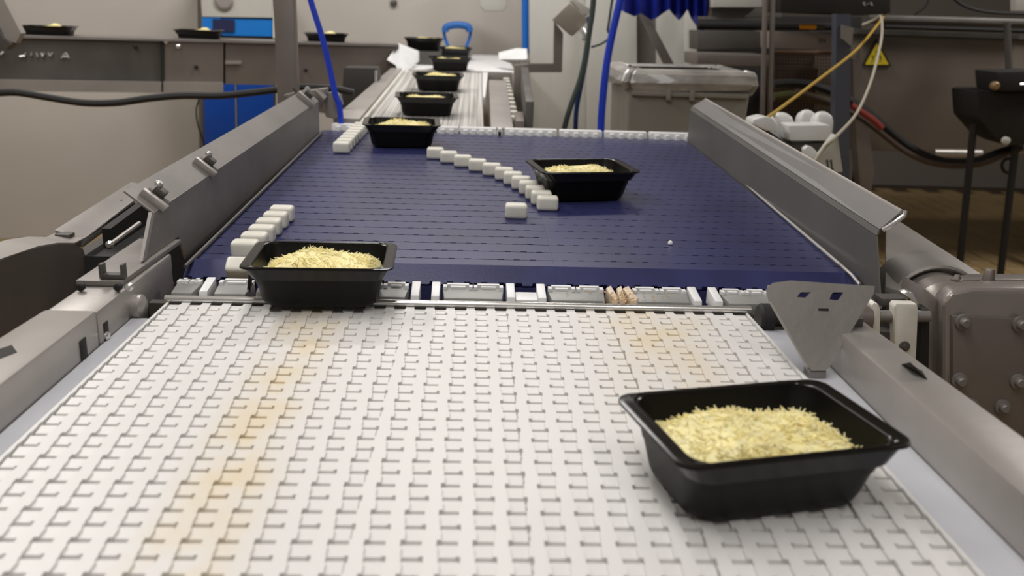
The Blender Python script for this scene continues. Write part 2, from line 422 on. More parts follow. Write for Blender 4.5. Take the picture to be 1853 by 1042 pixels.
# right guard: sheet with out-turned flange
def guard(near, far, name='guard_rail'):
    """near/far: same profile points; sheet of 3 mm"""
    m = MB(); n = len(near)
    for i in range(n-1):
        a, b, c, d = near[i], near[i+1], far[i+1], far[i]
        t = (b-a).cross(d-a).normalized()*.003
        m.hexa([a, b, c, d], [a+t, b+t, c+t, d+t])
    return m
V = Vector
rn = [V((.692, 1.44, -.012)), V((.693, 1.498, .100)), V((.697, 1.50, .110)), V((.727, 1.495, .143))]
rf = [V((.692, 2.95, .060)), V((.692, 2.95, .168)), V((.697, 2.95, .179)), V((.736, 2.95, .203))]
rg = guard(rn, rf).build('guard_rail', STEEL_G, SC, ang=50)
q = MB(); q.tube([rn[3], rf[3]], .0045, 8); q.build('rolled_edge', STEEL_L, rg)
q = MB(); q.tube([(.699, 1.497, .111), (.714, 1.492, .124), (.728, 1.488, .139), (.730, 1.490, .147)], .0042, 8); q.build('corner_bead', BRIGHT, rg)
q = MB(); q.tube([onb(1267, 263, .004), onb(1390, 368, .005), onb(1520, 478, .008)], .0032, 6); q.build('edge_strip', BRIGHT, rg)
q = MB(); q.tube([onb(1520, 478, .008), onb(1542, 498, .012), onb(1556, 515, .004)], .003, 6); q.build('edge_wire', STEEL_L, rg)
# left guard
ln = [V((-.518, 1.415, .054)), V((-.518, 1.47, .118)), V((-.558, 1.462, .154))]
lf = [V((-.484, 2.88, .062)), V((-.484, 2.88, .170)), V((-.524, 2.88, .206))]
gm = guard(ln[1:], lf[1:])
def gx(y): return -.518 + (y-1.415)/(2.88-1.415)*.034
gp = [(1.415,.0535),(1.575,.0535),(1.60,bz(1.6)-.012),(2.88,bz(2.88)-.012),(2.88,.170),(1.47,.118)]
gm.prism([V((gx(y), y, z)) for y, z in gp], (-.003, 0, 0))
lg = gm.build('guard_rail', STEEL, SC, ang=50)
q = MB(); q.tube([V((-.4835, 1.50, bz(1.5)+.006)), V((-.478, 2.90, bz(2.9)+.006))], .0035, 6); q.build('edge_strip', STEEL_D, lg)
for px, py in ((333, 344), (347, 333), (362, 322), (494, 322), (480, 328), (556, 251), (546, 260)):
    pass
# end plate that closes the near end of the left guard
q = MB(); q.hexa([V((-.5215,1.415,.054)), V((-.516,1.415,.054)), V((-.516,1.47,.117)), V((-.5215,1.47,.117))], [V((-.5215,1.40,.056)), V((-.516,1.40,.056)), V((-.516,1.458,.121)), V((-.5215,1.458,.121))]); q.build('end_return', STEEL_L, lg)
# clamps on the left guard flange
fu = (ln[2]-ln[1]).normalized(); fv = (lf[1]-ln[1]).normalized(); fn = fv.cross(fu).normalized()
if fn.z < 0: fn = -fn
def fbox(q, c, a0, a1, b0, b1, h0, h1):
    def P(a, b, h): return c + fu*a + fv*b + fn*h
    q.hexa([P(a0,b0,h0),P(a1,b0,h0),P(a1,b1,h0),P(a0,b1,h0)], [P(a0,b0,h1),P(a1,b0,h1),P(a1,b1,h1),P(a0,b1,h1)])
def clamp(c, s=1.0):
    q = MB(); fbox(q, c, -.026*s, .022*s, -.018*s, -.004*s, -.001, .012*s); o = q.build('clamp', STEEL_L, lg, bevel=.003)
    q = MB(); fbox(q, c, -.022*s, .020*s, .004*s, .016*s, -.001, .009*s); fbox(q, c, -.008*s, .012*s, .004*s, .022*s, .008*s, .020*s); q.build('clamp_jaw', STEEL_D, o, bevel=.002)
    q = MB(); q.lathe(c + fv*.016*s + fu*.012*s + fn*.018*s, fn, [(.007*s,0),(.007*s,.006*s),(.004*s,.009*s)], 12); q.build('clamp_bolt', BRIGHT, o)
for px, py in ((278, 362), (370, 303), (551, 181)):
    t = (px-277)/(560-277); yy = 1.49 + t*0.0
    p = ony(px, py, 1.5)
    # point on the flange plane
    a, b, c_ = ln[1], ln[2], lf[1]; n_ = (b-a).cross(c_-a).normalized(); d = ray(px, py); p = CAM + d*((a-CAM).dot(n_)/d.dot(n_))
    clamp(p, 1.0 if px < 500 else 1.25)
# mounting plate below the left guard, with a U-shaped clip
q = MB(); q.hexa([V((-.578,1.30,.044)), V((-.512,1.30,.044)), V((-.506,1.56,.044)), V((-.578,1.56,.044))], [V((-.578,1.30,.052)), V((-.512,1.30,.052)), V((-.506,1.56,.052)), V((-.578,1.56,.052))]); mp_ = q.build('mounting_plate', STEEL, SC, bevel=.0015)
c = onz(205, 503, .053)
q = MB(); q.box(c+V((-.018,-.006,0)), c+V((.018,.008,.007))); q.box(c+V((-.018,-.006,.005)), c+V((-.012,.008,.022))); q.box(c+V((.013,-.006,.005)), c+V((.018,.008,.022))); q.build('clip', STEEL_D, mp_, bevel=.001)
for px, py in ((148, 518), (215, 518), (235, 518)):
    c = onz(px, py, .05); q = MB(); q.lathe(c, (0,-1,0), [(.006,0),(.006,.006),(.004,.008)], 10); q.build('bolt', BRIGHT if px == 235 else DARK, mp_)
# outer side channel on the left
OX = -.735
tip = [onx(*p, OX) for p in ((0,472),(35,459),(70,448),(105,442),(135,442),(150,450),(157,470),(155,492),(150,522),(60,580),(0,620),(-80,660),(-80,500))]
q = MB(); q.prism(tip, (-.01, 0, 0)); ch = q.build('side_cover', STEEL_B, SC)
top = [onx(*p, OX) for p in ((-80,500),(0,472),(70,448),(105,442),(135,442),(157,431),(239,373),(262,358))]
q = MB()
for a, b in zip(top[:-1], top[1:]): q.hexa([a+V((-.05,0,.010)), a, b, b+V((-.05,0,.010))], [a+V((-.05,0,.013)), a+V((0,0,.003)), b+V((0,0,.003)), b+V((-.05,0,.013))])
q.build('cover_top', STEEL_L, SC)
q = MB(); q.hexa([V((OX-.05,1.70,.0)), V((OX+.0,1.70,-.004)), V((OX+.0,2.1,.02)), V((OX-.05,2.1,.025))], [V((OX-.05,1.70,.03)), V((OX,1.70,.012)), V((OX,2.1,.042)), V((OX-.05,2.1,.05))]); q.build('side_channel', STEEL, SC, bevel=.003)
q = MB(); q.box((OX-.06, .9, -.22), (OX-.012, 2.9, -.04)); q.build('side_box', STEEL_D, SC)
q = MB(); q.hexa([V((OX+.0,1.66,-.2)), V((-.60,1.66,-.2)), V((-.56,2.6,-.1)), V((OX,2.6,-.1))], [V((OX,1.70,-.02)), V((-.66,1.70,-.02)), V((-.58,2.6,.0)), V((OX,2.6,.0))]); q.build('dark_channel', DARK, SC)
q = MB(); q.hexa([V((-.722,1.76,-.2)),V((-.705,1.76,-.2)),V((-.695,2.30,-.2)),V((-.715,2.30,-.2))],[V((-.722,1.76,.020)),V((-.705,1.76,.020)),V((-.695,2.30,.058)),V((-.715,2.30,.058))]); q.build('dark_recess_fill', DARK, SC)  # dark sheet added to fill the gap like a shaded recess
q = MB(); q.tube([onx(200,442,-.665), onx(252,404,-.665)], .0045, 8); hb = q.build('handle_rod', STEEL_L, SC)
q = MB(); q.lathe(onx(200,442,-.665), (0,-1,0), [(.007,0),(.008,.004),(.004,.01)], 12); q.build('knob', BRIGHT, hb)
for px, py in ((118,431),(212,369)):
    c = onx(px, py, OX-.03); q = MB(); q.box(c+V((-.014,-.012,-.004)), c+V((.014,.012,.010))); q.build('cover_bolt', STEEL_D, SC, bevel=.002)
for px, py in ((255,362),):
    c = onx(px, py, -.60); q = MB(); q.lathe(c, (.3,0,1), [(.010,-.006),(.012,0),(.012,.010),(.006,.015)], 16); q.build('dome_nut', BRIGHT, SC)
# right outer deck plate beside the guard
q = MB(); P = [onz(*p, .0) for p in ((1600,530),(1603,405),(1626,409),(1773,506),(1700,560))]; q.prism(P, (0,0,.012)); q.build('deck_plate', STEEL_L, SC, bevel=.002)
q = MB(); q.box((.71, 1.6, -.20), (.80, 2.9, -.02)); q.build('side_box', STEEL_D, SC)
for x, y in ((-.62, 1.75), (-.62, 2.7), (.76, 1.75), (.76, 2.75)):
    q = MB(); q.box((x-.025, y-.025, FZ), (x+.025, y+.025, -.09)); q.build('leg', STEEL, SC, bevel=.003)
q = MB(); q.box((-.64, 1.74, -.17), (.78, 1.78, -.13)); q.build('crossbar', STEEL, SC)
q = MB(); q.box((-.64, 2.68, -.17), (.78, 2.72, -.13)); q.build('crossbar', STEEL, SC)

# transfer combs between blue belt and white belt
CZ = .012
def comb_unit(x0, x1, fl=True, fr=True, frames=2, z=CZ, y0=1.386, y1=1.448):
    q = MB(); q.hexa([V((x0+.004,y0,-.02)),V((x1-.004,y0,-.02)),V((x1,y1-.014,-.02)),V((x0,y1-.014,-.02))], [V((x0+.004,y0,z-.003)),V((x1-.004,y0,z-.003)),V((x1,y1-.014,z)),V((x0,y1-.014,z))])
    o = q.build('transfer_plate', GREYP, SC, bevel=.001)
    n = frames
    for i in range(n):
        a, b = x0+(x1-x0)*i/n+.001, x0+(x1-x0)*(i+1)/n-.001
        q = MB(); yb, yc = y1-.022, y1
        q.box((a,yb+.014,.0), (b,yc,z+.004)); q.box((a,yb,.0), (a+.006,yc,z+.004)); q.box((b-.006,yb,.0), (b,yc,z+.004)); q.box((a+.012,yb+.004,.0),(b-.012,yb+.010,z+.003))
        q.build('slot_frame', WHITEP, o)
    for flag, xx in ((fl, x0-.011), (fr, x1+.011)):
        if flag:
            q = MB(); q.hexa([V((xx-.007,y0+.004,-.01)),V((xx+.007,y0+.004,-.01)),V((xx+.007,y1,-.01)),V((xx-.007,y1,-.01))],[V((xx-.006,y0+.008,z-.002)),V((xx+.007,y0+.008,z-.002)),V((xx+.007,y1,z+.006)),V((xx-.007,y1,z+.006))])
            q.build('finger', WHITEP, o, bevel=.0015)
    return o
def xpx(px, py=530): return onz(px, py, CZ).x
comb_unit(xpx(300), xpx(348), False, True, 2)
comb_unit(xpx(380), xpx(447), False, False, 1)
comb_unit(xpx(480), xpx(600), True, False, 2)
comb_unit(xpx(640), xpx(738), False, True, 2)
comb_unit(xpx(800), xpx(912), True, True, 2)
comb_unit(xpx(992), xpx(1094), True, False, 2)
comb_unit(xpx(1145), xpx(1242), False, True, 2)
comb_unit(xpx(1302), xpx(1388), True, False, 2)
q = MB(); q.box((xpx(933), 1.388, -.01), (xpx(972), 1.432, .008)); q.build('transfer_block', WHITEP, SC, bevel=.002)
# broken fingers, ragged
for (a, b, sk) in ((1099, 1111, .004), (1118, 1130, -.003), (1129, 1143, .006)):
    q = MB(); xa, xb = xpx(a), xpx(b); q.hexa([V((xa+sk,1.39,-.01)),V((xb+sk,1.39,-.01)),V((xb,1.445,-.01)),V((xa,1.445,-.01))],[V((xa+sk+.003,1.395,.008)),V((xb+sk,1.395,.011)),V((xb-.002,1.447,.018)),V((xa,1.44,.015))]); q.build('broken_finger', mat('stained_plastic', (.7,.6,.46), .5, col2=(.5,.34,.2), nscale=90), SC, bevel=.0015)
CR = MB()
for k in range(70):
    px = random.gauss(1128, 14) if k < 45 else random.uniform(1010, 1220); py = random.uniform(527, 547)
    c = onz(px, py, .017 if k < 45 else .014); a = random.uniform(0, pi); l = random.uniform(.002, .006); d = V((cos(a), sin(a), random.uniform(-.2,.5)))*l
    CR.tube([c-d*.5, c+d*.5], .0009, 4)
o = CR.build('food_crumbs', CRUMB); tag(o, 'beige crumbs caught on the broken fingers between the blue and white belts', 'crumbs', kind='stuff')
q = MB(); q.box((-.52, 1.386, -.06), (.70, 1.40, -.012)); q.build('comb_carrier', STEEL_D, SC)
# thin black upright piece in the near comb beside the tray
q = MB(); q.hexa([onz(446,534,.0), onz(452,534,.0), onz(455,524,.0), onz(449,524,.0)], [onb(450,494,.03), onb(457,494,.03), onb(458,490,.03), onb(452,490,.03)]); q.build('thin_black_piece', BLACK, SC)

# far white combs at the head end of the blue belt
def far_comb(xa, xb, y=2.978):
    z = bz(y); q = MB(); q.box((xa+.002, y-.006, z-.03), (xb-.002, y+.035, z+.019))
    n = max(2, int((xb-xa)/.03))
    for i in range(n):
        xx = xa+.008+(xb-xa-.016)*(i+.5)/n; q.box((xx-.009, y-.024, z-.012), (xx+.007, y-.003, z+.014))
    return q.build('end_comb', WHITEP, SC, bevel=.003)
def xf(px, py=245): return onb(px, py).x
for a, b in ((590, 640), (646, 690), (694, 738), (742, 784), (788, 830), (831, 899), (900, 909), (913, 1008), (1011, 1088), (1091, 1166), (1169, 1246)):
    far_comb(xf(a), xf(b))

# ================================================================== REAR CONVEYOR
RC = thing('ribbed_belt_conveyor', (-.17, 4, FZ), 'narrow ribbed white belt conveyor feeding the blue sorter from behind', 'conveyor')
def bpt(x, y, h=0): return V((x, y, bz(y)+h))
q = MB()
nr = 40; xa, xb = -.372, .028
for i in range(nr):
    a = xa+(xb-xa)*i/nr; b = a+(xb-xa)/nr*.72
    q.hexa([bpt(a,3.03,-.015),bpt(b,3.03,-.015),bpt(b,4.93,-.015),bpt(a,4.93,-.015)],[bpt(a,3.03,0),bpt(b,3.03,0),bpt(b,4.93,0),bpt(a,4.93,0)])
q.hexa([bpt(xa,3.03,-.02),bpt(xb,3.03,-.02),bpt(xb,4.93,-.02),bpt(xa,4.93,-.02)],[bpt(xa,3.03,-.002),bpt(xb,3.03,-.002),bpt(xb,4.93,-.002),bpt(xa,4.93,-.002)])
q.build('ribbed_belt', RIDGE, RC)
def slab(name, m, x0n, x1n, x0f, x1f, yn, yf, zt, zb, par=RC, bevel=.003):
    q = MB(); q.hexa([bpt(x0n,yn,zb),bpt(x1n,yn,zb),bpt(x1f,yf,zb),bpt(x0f,yf,zb)],[bpt(x0n,yn,zt),bpt(x1n,yn,zt),bpt(x1f,yf,zt),bpt(x0f,yf,zt)]); return q.build(name, m, par, bevel=bevel)
slab('side_rail', STEEL_L, -.475, -.387, -.44, -.384, 3.10, 4.85, .02, -.09)
slab('edge_guide', CREAM, -.386, -.374, -.384, -.372, 3.10, 4.9, .012, -.03)
slab('edge_guide', WHITEP, .030, .040, .032, .062, 3.9, 4.95, .004, -.03)
slab('side_rail', STEEL_L, .052, .128, .062, .145, 3.08, 4.55, .006, -.09)
for k in range(11):
    y = 3.35 + k*.13; q = MB(); q.box((.128+.008*k/10, y, bz(y)-.012), (.158+.008*k/10, y+.06, bz(y)+.004)); q.build('tooth', CREAM, RC, bevel=.002)
slab('end_post', STEEL_D, .168, .196, .215, .25, 3.12, 4.6, .09, -.10)
slab('end_block', STEEL_B, .135, .165, .14, .17, 3.08, 3.3, .03, -.09)
slab('transfer_table', WHITEP, -.375, .20, -.43, .27, 4.96, 6.05, .004, -.05)
slab('table_ledge', STEEL_L, -.37, .19, -.37, .19, 4.93, 4.96, .006, -.05)
for x, y in ((-.43, 3.3), (-.43, 4.7), (.1, 3.3), (.1, 4.5), (-.4, 5.9), (.2, 5.9)):
    q = MB(); q.box((x-.02, y-.02, FZ), (x+.02, y+.02, bz(y)-.05)); q.build('leg', STEEL, RC)
# rubber splash wings of the junction
def wing(name, pts, y, label):
    P = [ony(px, py, y+dy) for px, py, dy in pts]
    q = MB(); q.prism(P, (0.004, .012, -.002)); o = q.build(name, WHITEP, None, origin=P[0]); tag(o, label, 'guide'); return o
wing('white_guide_plate', ((721,78,0),(757,92,.1),(757,110,.1),(745,122,0),(731,138,-.2),(722,132,-.2),(716,118,-.15),(700,108,-.1)), 5.0, 'white folded guide plate at the left corner of the rear transfer table')
wing('white_guide_plate', ((902,95,.2),(935,87,.1),(953,88,0),(954,106,0),(935,110,0),(903,108,.1)), 5.0, 'white guide plate at the right corner of the rear transfer table')
q = MB(); q.prism([ony(p[0],p[1],4.8) for p in ((905,108),(960,108),(958,122),(930,124),(925,115))], (0,.05,0)); q.build('side_cap', STEEL_L, RC)

# ================================================================== LEFT REAR CONVEYOR
LC = thing('side_infeed_conveyor', (-1.5, 4.4, FZ), 'long grey steel infeed conveyor frame against the left wall, carrying trays', 'conveyor')
ya, yb = 4.05, 4.95
def lpt(px, py, off=0):   # on the oblique front face of the infeed conveyor
    p0 = V((-2.1, ya, 0)); dd = V((1.65, yb-ya, 0)).normalized(); n_ = V((dd.y, -dd.x, 0)); d = ray(px, py)
    return CAM + d*((p0 + n_*off - CAM).dot(n_)/d.dot(n_))
ldir = V((1.65, yb-ya, 0)).normalized(); lback = V((-ldir.y, ldir.x, 0))
def lplate(name, pts, m, off=0, th=.01, par=None, bevel=0):
    q = MB(); q.prism([lpt(px, py, off) for px, py in pts], lback*th); return q.build(name, m, par or LC, bevel=bevel)
lplate('frame_plate', ((-400,54),(292,70),(292,168),(-400,160)), STEEL_D, 0, .3)
lplate('frame_plate', ((296,71),(404,73),(404,169),(296,168)), STEEL_B, .008, .3)
lplate('frame_plate', ((408,72),(722,82),(716,170),(640,215),(560,200),(540,155),(408,152)), STEEL_B, 0, .3)
lplate('lower_lip', ((-400,138),(292,148),(292,168),(-400,160)), STEEL_L, .03, .02)
lplate('lower_lip', ((296,148),(404,149),(404,169),(296,168)), STEEL_L, .036, .02)
lplate('top_lip', ((-400,54),(722,80),(722,84),(-400,59)), STEEL, .02, .32)
lplate('seam_strip', ((290,70),(298,70),(298,168),(292,160)), DARK, .012, .004)
lplate('slot_bar', ((408,110),(437,110),(437,116),(408,116)), STEEL_L, .012, .01)
for px, py, mm in ((245,84,DARK),(300,75,BRIGHT),(322,84,BRIGHT),(355,121,DARK),(553,127,DARK)):
    q = MB(); q.lathe(lpt(px, py, .01), -lback, [(.010,0),(.010,.006),(.006,.009)], 10); q.build('bolt', mm, LC)
# cut-out lettering, only its last character is legible
def strokes(par, segs, name, r=.004, off=.006):
    q = MB()
    for a, b in segs: q.tube([lpt(*a, off), lpt(*b, off)], r, 5)
    return q.build(name, BRIGHT, par)
strokes(LC, [((111,105),(119,95)),((119,95),(124,105)),((114,102),(122,102))], 'cut_letter')
strokes(LC, [((35,102),(45,101)),((45,101),(46,95))], 'cut_letter')
strokes(LC, [((56,101),(57,95))], 'cut_letter'); strokes(LC, [((66,95),(68,103))], 'cut_letter')
strokes(LC, [((74,95),(77,103)),((77,103),(80,95))], 'cut_letter'); strokes(LC, [((87,95),(90,102)),((90,102),(95,95))], 'cut_letter'); strokes(LC, [((0,98),(6,93))], 'cut_letter')
for pxx in (-250, 524):
    p = lpt(pxx, 120, -.15); p.z = 0
    q = MB(); q.box(p+V((-.025,-.025,FZ)), p+V((.025,.025,.02))); q.build('leg', STEEL, LC)
# black box hung below its right end
q = MB(); q.hexa([ony(617,195,4.2),ony(690,195,4.2),ony(690,195,4.2)+V((0,.15,0)),ony(617,195,4.2)+V((0,.15,0))],[ony(622,122,4.2),ony(681,123,4.2),ony(681,123,4.2)+V((0,.15,0)),ony(622,122,4.2)+V((0,.15,0))])
o = q.build('control_box', mat('dark_grey_box', (.035,.033,.032), .5), None, bevel=.004, origin=ony(650,160,4.25)); tag(o, 'dark grey control box hung below the right end of the steel infeed frame', 'box')
q = MB(); q.tube([ony(680,150,4.17), ony(680,127,4.17)], .006, 8); q.build('latch', BRIGHT, o)
# diagonal arm top left
AR = thing('angled_steel_arm', ony(-20, 60, 3.6), 'angled steel arm crossing the top left corner above the infeed conveyor', 'arm')
q = MB(); q.prism([ony(px, py, 3.7) for px, py in ((-60,-40),(-8,-30),(38,60),(28,78),(2,70),(-60,20))], (0,.04,0)); q.build('arm', STEEL_L, AR)
q = MB(); q.prism([ony(px, py, 3.68) for px, py in ((-60,45),(-4,50),(4,68),(20,80),(10,90),(-60,90))], (0,.05,0)); q.build('arm_bracket', STEEL_D, AR)

# ================================================================== TRAYS AND CHEESE
def rrect(hx, hy, r, z, n=6):
    P = []
    for cx, cy, a0 in ((hx-r, hy-r, 0), (-hx+r, hy-r, 90), (-hx+r, -hy+r, 180), (hx-r, -hy+r, 270)):
        for k in range(n+1):
            a = radians(a0+90*k/n); P.append(V((cx+r*cos(a), cy+r*sin(a), z)))
    return P
def loft(m, rings, cap0=True, cap1=True):
    base = len(m.v); n = len(rings[0])
    for r in rings: m.v += r
    for i in range(len(rings)-1):
        for k in range(n):
            a = base+i*n+k; b = base+i*n+(k+1) % n; m.f.append((a, b, b+n, a+n))
    if cap0: m.f.append(tuple(base+k for k in range(n-1,-1,-1)))
    if cap1: m.f.append(tuple(base+(len(rings)-1)*n+k for k in range(n)))
HX, HY, TH = .1125, .0770, .070
def make_tray():
    t = thing('food_tray', (0,0,0), 'tray', 'tray')
    m = MB(); k = .002
    body = [(.076,.047,.026,0.0),(.082,.053,.027,.0012),(.086,.056,.027,.005),(.089,.058,.027,.012),(.0930,.0650,.026,.036),(.0940,.0662,.025,.038),(.0985,.0738,.024,.0672)]
    rings = [rrect(a,b,r,z) for a,b,r,z in body]
    inner = [rrect(a-k,b-k,r-k*.5,z+ (.002 if i < 2 else 0)) for i,(a,b,r,z) in enumerate(body)][::-1]
    loft(m, rings + inner, False, True); m.f.append(tuple(range(len(rings[0])-1,-1,-1)))
    m.build('tray_body', BLACKP, t, ang=60)
    m = MB(); a, b, r = .0980, .0735, .022
    rr = [rrect(a,b,r,.0495), rrect(HX-.003,HY-.002,.018,.0678), rrect(HX,HY,.018,.0668), rrect(HX+.001,HY+.001,.018,.0668), rrect(HX+.0005,HY+.0005,.018,.0692), rrect(HX-.003,HY-.003,.018,.0700), rrect(HX-.006,HY-.006,.019,.0693), rrect(a+.0025,b+.0025,r,.0702), rrect(a,b,r,.0697), rrect(a-.0015,b-.0015,r,.068)]
    loft(m, rr + [rr[0]], False, False); m.build('tray_rim', BLACKI, t, ang=50)
    return t
TRAY0 = make_tray()
def heap(seed, hf=1.0, shx=0.0, nsh=520, hx=.086, hy=.058):
    rnd = random.Random(seed); m = MB(); N, K = 36, 11
    def hz(x, y):
        e = max(0, 1-(abs(x)/hx)**2.6)*max(0, 1-(abs(y)/hy)**2.6)
        return .040 + e**.5*.026*hf*(1+.14*sin(x*60+seed)+.12*sin(y*80+x*30+seed*2)) * (1 + shx*x/hx)
    rings = []
    for j in range(K):
        f = 1-j/K
        rg = rrect(hx*f+.002, hy*f+.002, max(.024*f, .001), 0, 8)
        rings.append([V((p.x, p.y, hz(p.x, p.y)+rnd.uniform(-.0012,.0012))) for p in rg])
    r0 = rings[0]; rings.insert(0, [V((p.x*1.0, p.y*.90, .030)) for p in r0]); rings.insert(0, [V((p.x*.84, p.y*.74, .0045)) for p in r0])
    loft(m, rings)
    for _ in range(nsh):
        x = rnd.uniform(-hx, hx)*.97; y = rnd.uniform(-hy, hy)*.97; z = hz(x, y)
        a = rnd.uniform(0, 2*pi); l = rnd.uniform(.006, .014); tilt = rnd.uniform(-.15, .55)
        d = V((cos(a)*cos(tilt), sin(a)*cos(tilt), sin(tilt)))
        p0 = V((x, y, z-.0012)) - d*l*.4; p2 = V((x, y, z)) + d*l*.6; p1 = (p0+p2)/2 + V((rnd.uniform(-1,1), rnd.uniform(-1,1), rnd.uniform(.0,1)))*.0012
        for p in (p0, p1, p2):
            p.x = max(-.0955, min(.0955, p.x)); p.y = max(-.0600, min(.0600, p.y))
        m.tube([p0, p1, p2], .0009, 4, .0006)
    return m
HEAPS = [heap(3, .85, -.05, 1100).build('grated_cheese', CHEESE), heap(5, .95, -.15, 420).build('grated_cheese', CHEESE), heap(9, 1.1, .1, 520, .089).build('grated_cheese', CHEESE), heap(12, 1.3, .1, 300, .060, .045).build('grated_cheese', CHEESE)]
# (tray centre, yaw, heap, label tray, label cheese)
def tray_at(loc, yaw, pitch, hp, lab, clab, sc=1.0, first=[True], used=set()):
    t = TRAY0 if first[0] else copy_tree(TRAY0); first[0] = False
    t.location = loc; t.rotation_euler = (pitch, 0, yaw); t.scale = (sc, sc, sc); t['label'] = lab; t['category'] = 'tray'; t['group'] = 'black food trays on the belts'
    if hp is not None:
        c = HEAPS[hp] if hp not in used else HEAPS[hp].copy()
        if hp in used: COL.objects.link(c)
        used.add(hp)
        c.location = Vector(loc); c.rotation_euler = (pitch, 0, yaw); c.scale = (sc, sc, sc)
        tag(c, clab, 'cheese', 'grated cheese heaps in the trays', 'stuff')
    return t
tray_at(V((.282, .806, .0005)), radians(13), 0, 0, 'large black tray of grated cheese on the white belt, nearest the camera', 'grated cheese in the nearest tray, at the right on the white belt', 1.06)
tray_at(V((-.234, 1.384, .0075)), radians(2), radians(1.2), 2, 'black tray of grated cheese crossing from the blue belt onto the white belt', 'grated cheese in the tray crossing onto the white belt')
def on_incl(x, y): return V((x, y, bz(y)+.0012))
tray_at(on_incl(.250, 2.118), radians(12), PHI, 1, 'black tray of grated cheese on the blue belt right of the curved block row', 'cheese in the tray right of the curved block row', 1.05)
tray_at(on_incl(-.217, 2.735), radians(4), PHI, 2, 'black tray of grated cheese at the far left end of the blue belt', 'cheese in the tray at the far end of the blue belt')
tray_at(on_incl(-.178, 3.375), radians(4), PHI, 1, 'black tray of cheese on the ribbed rear belt, nearest the blue belt', 'cheese in the first tray on the ribbed rear belt')
tray_at(on_incl(-.168, 4.12), radians(3), PHI, 2, 'black tray of cheese in the middle of the ribbed rear belt', 'cheese in the middle tray of the ribbed rear belt')
tray_at(on_incl(-.140, 4.98), radians(2), PHI, 1, 'black tray of cheese at the front of the white rear transfer table', 'cheese in the tray at the front of the rear transfer table')
tray_at(on_incl(-.14, 5.62)+V((0,0,.004)), radians(2), PHI, 2, 'black tray at the back of the rear transfer table, before the blue handle', 'cheese in the tray before the blue handle')
def tray_lc(px, pyb, lab, clab, off=-.09, dz=0):
    q = lpt(px, pyb, off); q.z += dz
    tray_at(q, math.atan2(ldir.y, ldir.x)*.5, 0, 1, lab, clab)
def zl(px): return lpt(px, 64+ (px)*.0215, .02).z - .012
for px, lab, clab in ((90, 'leftmost black tray on the steel infeed conveyor, above the cut lettering', 'pale cheese in the leftmost tray on the infeed conveyor'),
                (361, 'black tray on the steel infeed conveyor, in front of the blue cabinet', 'cheese in the infeed tray in front of the blue cabinet'),
                (590, 'black tray on the steel infeed conveyor, behind the slanting blue hose', 'cheese in the infeed tray behind the blue hose')):
    p = lpt(px, 66, -.12); tray_at(V((p.x, p.y, zl(px)-.016)), math.atan2(ldir.y, ldir.x)*.4, 0, 3, lab, clab)
p = lpt(768, 90, -.25); tray_at(V((-.30, 5.35, .235)), radians(4), 0, 2, 'black tray at the corner where the infeed conveyor meets the rear table', 'cheese in the tray at the infeed conveyor corner')
slab('corner_block', STEEL_D, -.42, -.2, -.42, -.2, 5.22, 5.48, .074, .004)
for o_ in [h for i, h in enumerate(HEAPS) if h.location.length == 0]: pass

# ================================================================== PUSHER BLOCKS
m = MB(); m.box((-.0235, -.0155, .0), (.0235, .0155, .031)); B0 = m.build('pusher_block', CREAM, None, bevel=.008, seg=4, ang=60)
bfirst = [True]
def block(px, py, label, group, loc=None, rot=None):
    o = B0 if bfirst[0] else B0.copy()
    if not bfirst[0]: COL.objects.link(o)
    bfirst[0] = False
    o.location = (onb(px, py) + V((0, .0155, .0004))) if loc is None else loc
    o.rotation_euler = rot or (PHI, 0, 0); tag(o, label, 'block', group)
ORD = ['nearest', 'second', 'third', 'fourth', 'fifth', 'sixth', 'seventh', 'eighth', 'ninth', 'tenth', 'eleventh', 'farthest']
def slat_y(y):   # centre of the slat that carries a block
    k = round((y-YN)/(SP*cos(PHI)) - .5); return YN+(k+.5)*SP*cos(PHI)
cur = [(787,291),(811.5,298.5),(837,306),(864,314.5),(890,323),(912.7,331),(929,340),(944,348),(958,357),(970,366),(981,377),(992.5,388)][::-1]
for i, (px, py) in enumerate(cur):
    p = onb(px, py); yy = slat_y(1.955) + i*SP*cos(PHI)
    nm = ORD[i] if i in (0, 11) else ORD[i] + ' from the near end'
    block(px, py, 'white pusher block in the curved row on the blue belt, ' + nm, 'pusher blocks in the curved central row', V((p.x, yy, bz(yy)+.0004)))
block(934, 397, 'single white pusher block left of the near end of the curved row', 'loose pusher block')
for i, (px, py) in enumerate([(443,468),(465,447),(481,430),(494,416),(506,404),(515,395)]):
    p = onb(px, py); nm = ['nearest the camera', 'second from the near end', 'third from the near end', 'fourth from the near end', 'fifth from the near end', 'farthest of the row'][i]
    block(px, py, 'white pusher block in the left row behind the crossing tray, ' + nm, 'pusher blocks in the near left row', V((p.x, YN+(i+.5)*SP*cos(PHI)+.006, bz(YN+(i+.5)*SP)+.0006)))
aa = radians(38); block(0, 0, 'white pusher block tipping over the near edge of the blue belt, left of the tray', 'tipping pusher block', V((-.392, cy_-(RN+.001)*sin(aa), cz_+(RN+.001)*cos(aa))), (aa, 0, 0))
for i in range(8):
    yy = slat_y(2.585) + i*SP*cos(PHI); t = i/7
    nm = ['nearest', 'second from the near end', 'third from the near end', 'fourth from the near end', 'fifth from the near end', 'sixth from the near end', 'seventh from the near end', 'farthest'][i]
    block(0, 0, 'white pusher block in the far left row beside a tray, ' + nm, 'pusher blocks in the far left row', V((-.374+.012*t, yy, bz(yy)+.0004)))
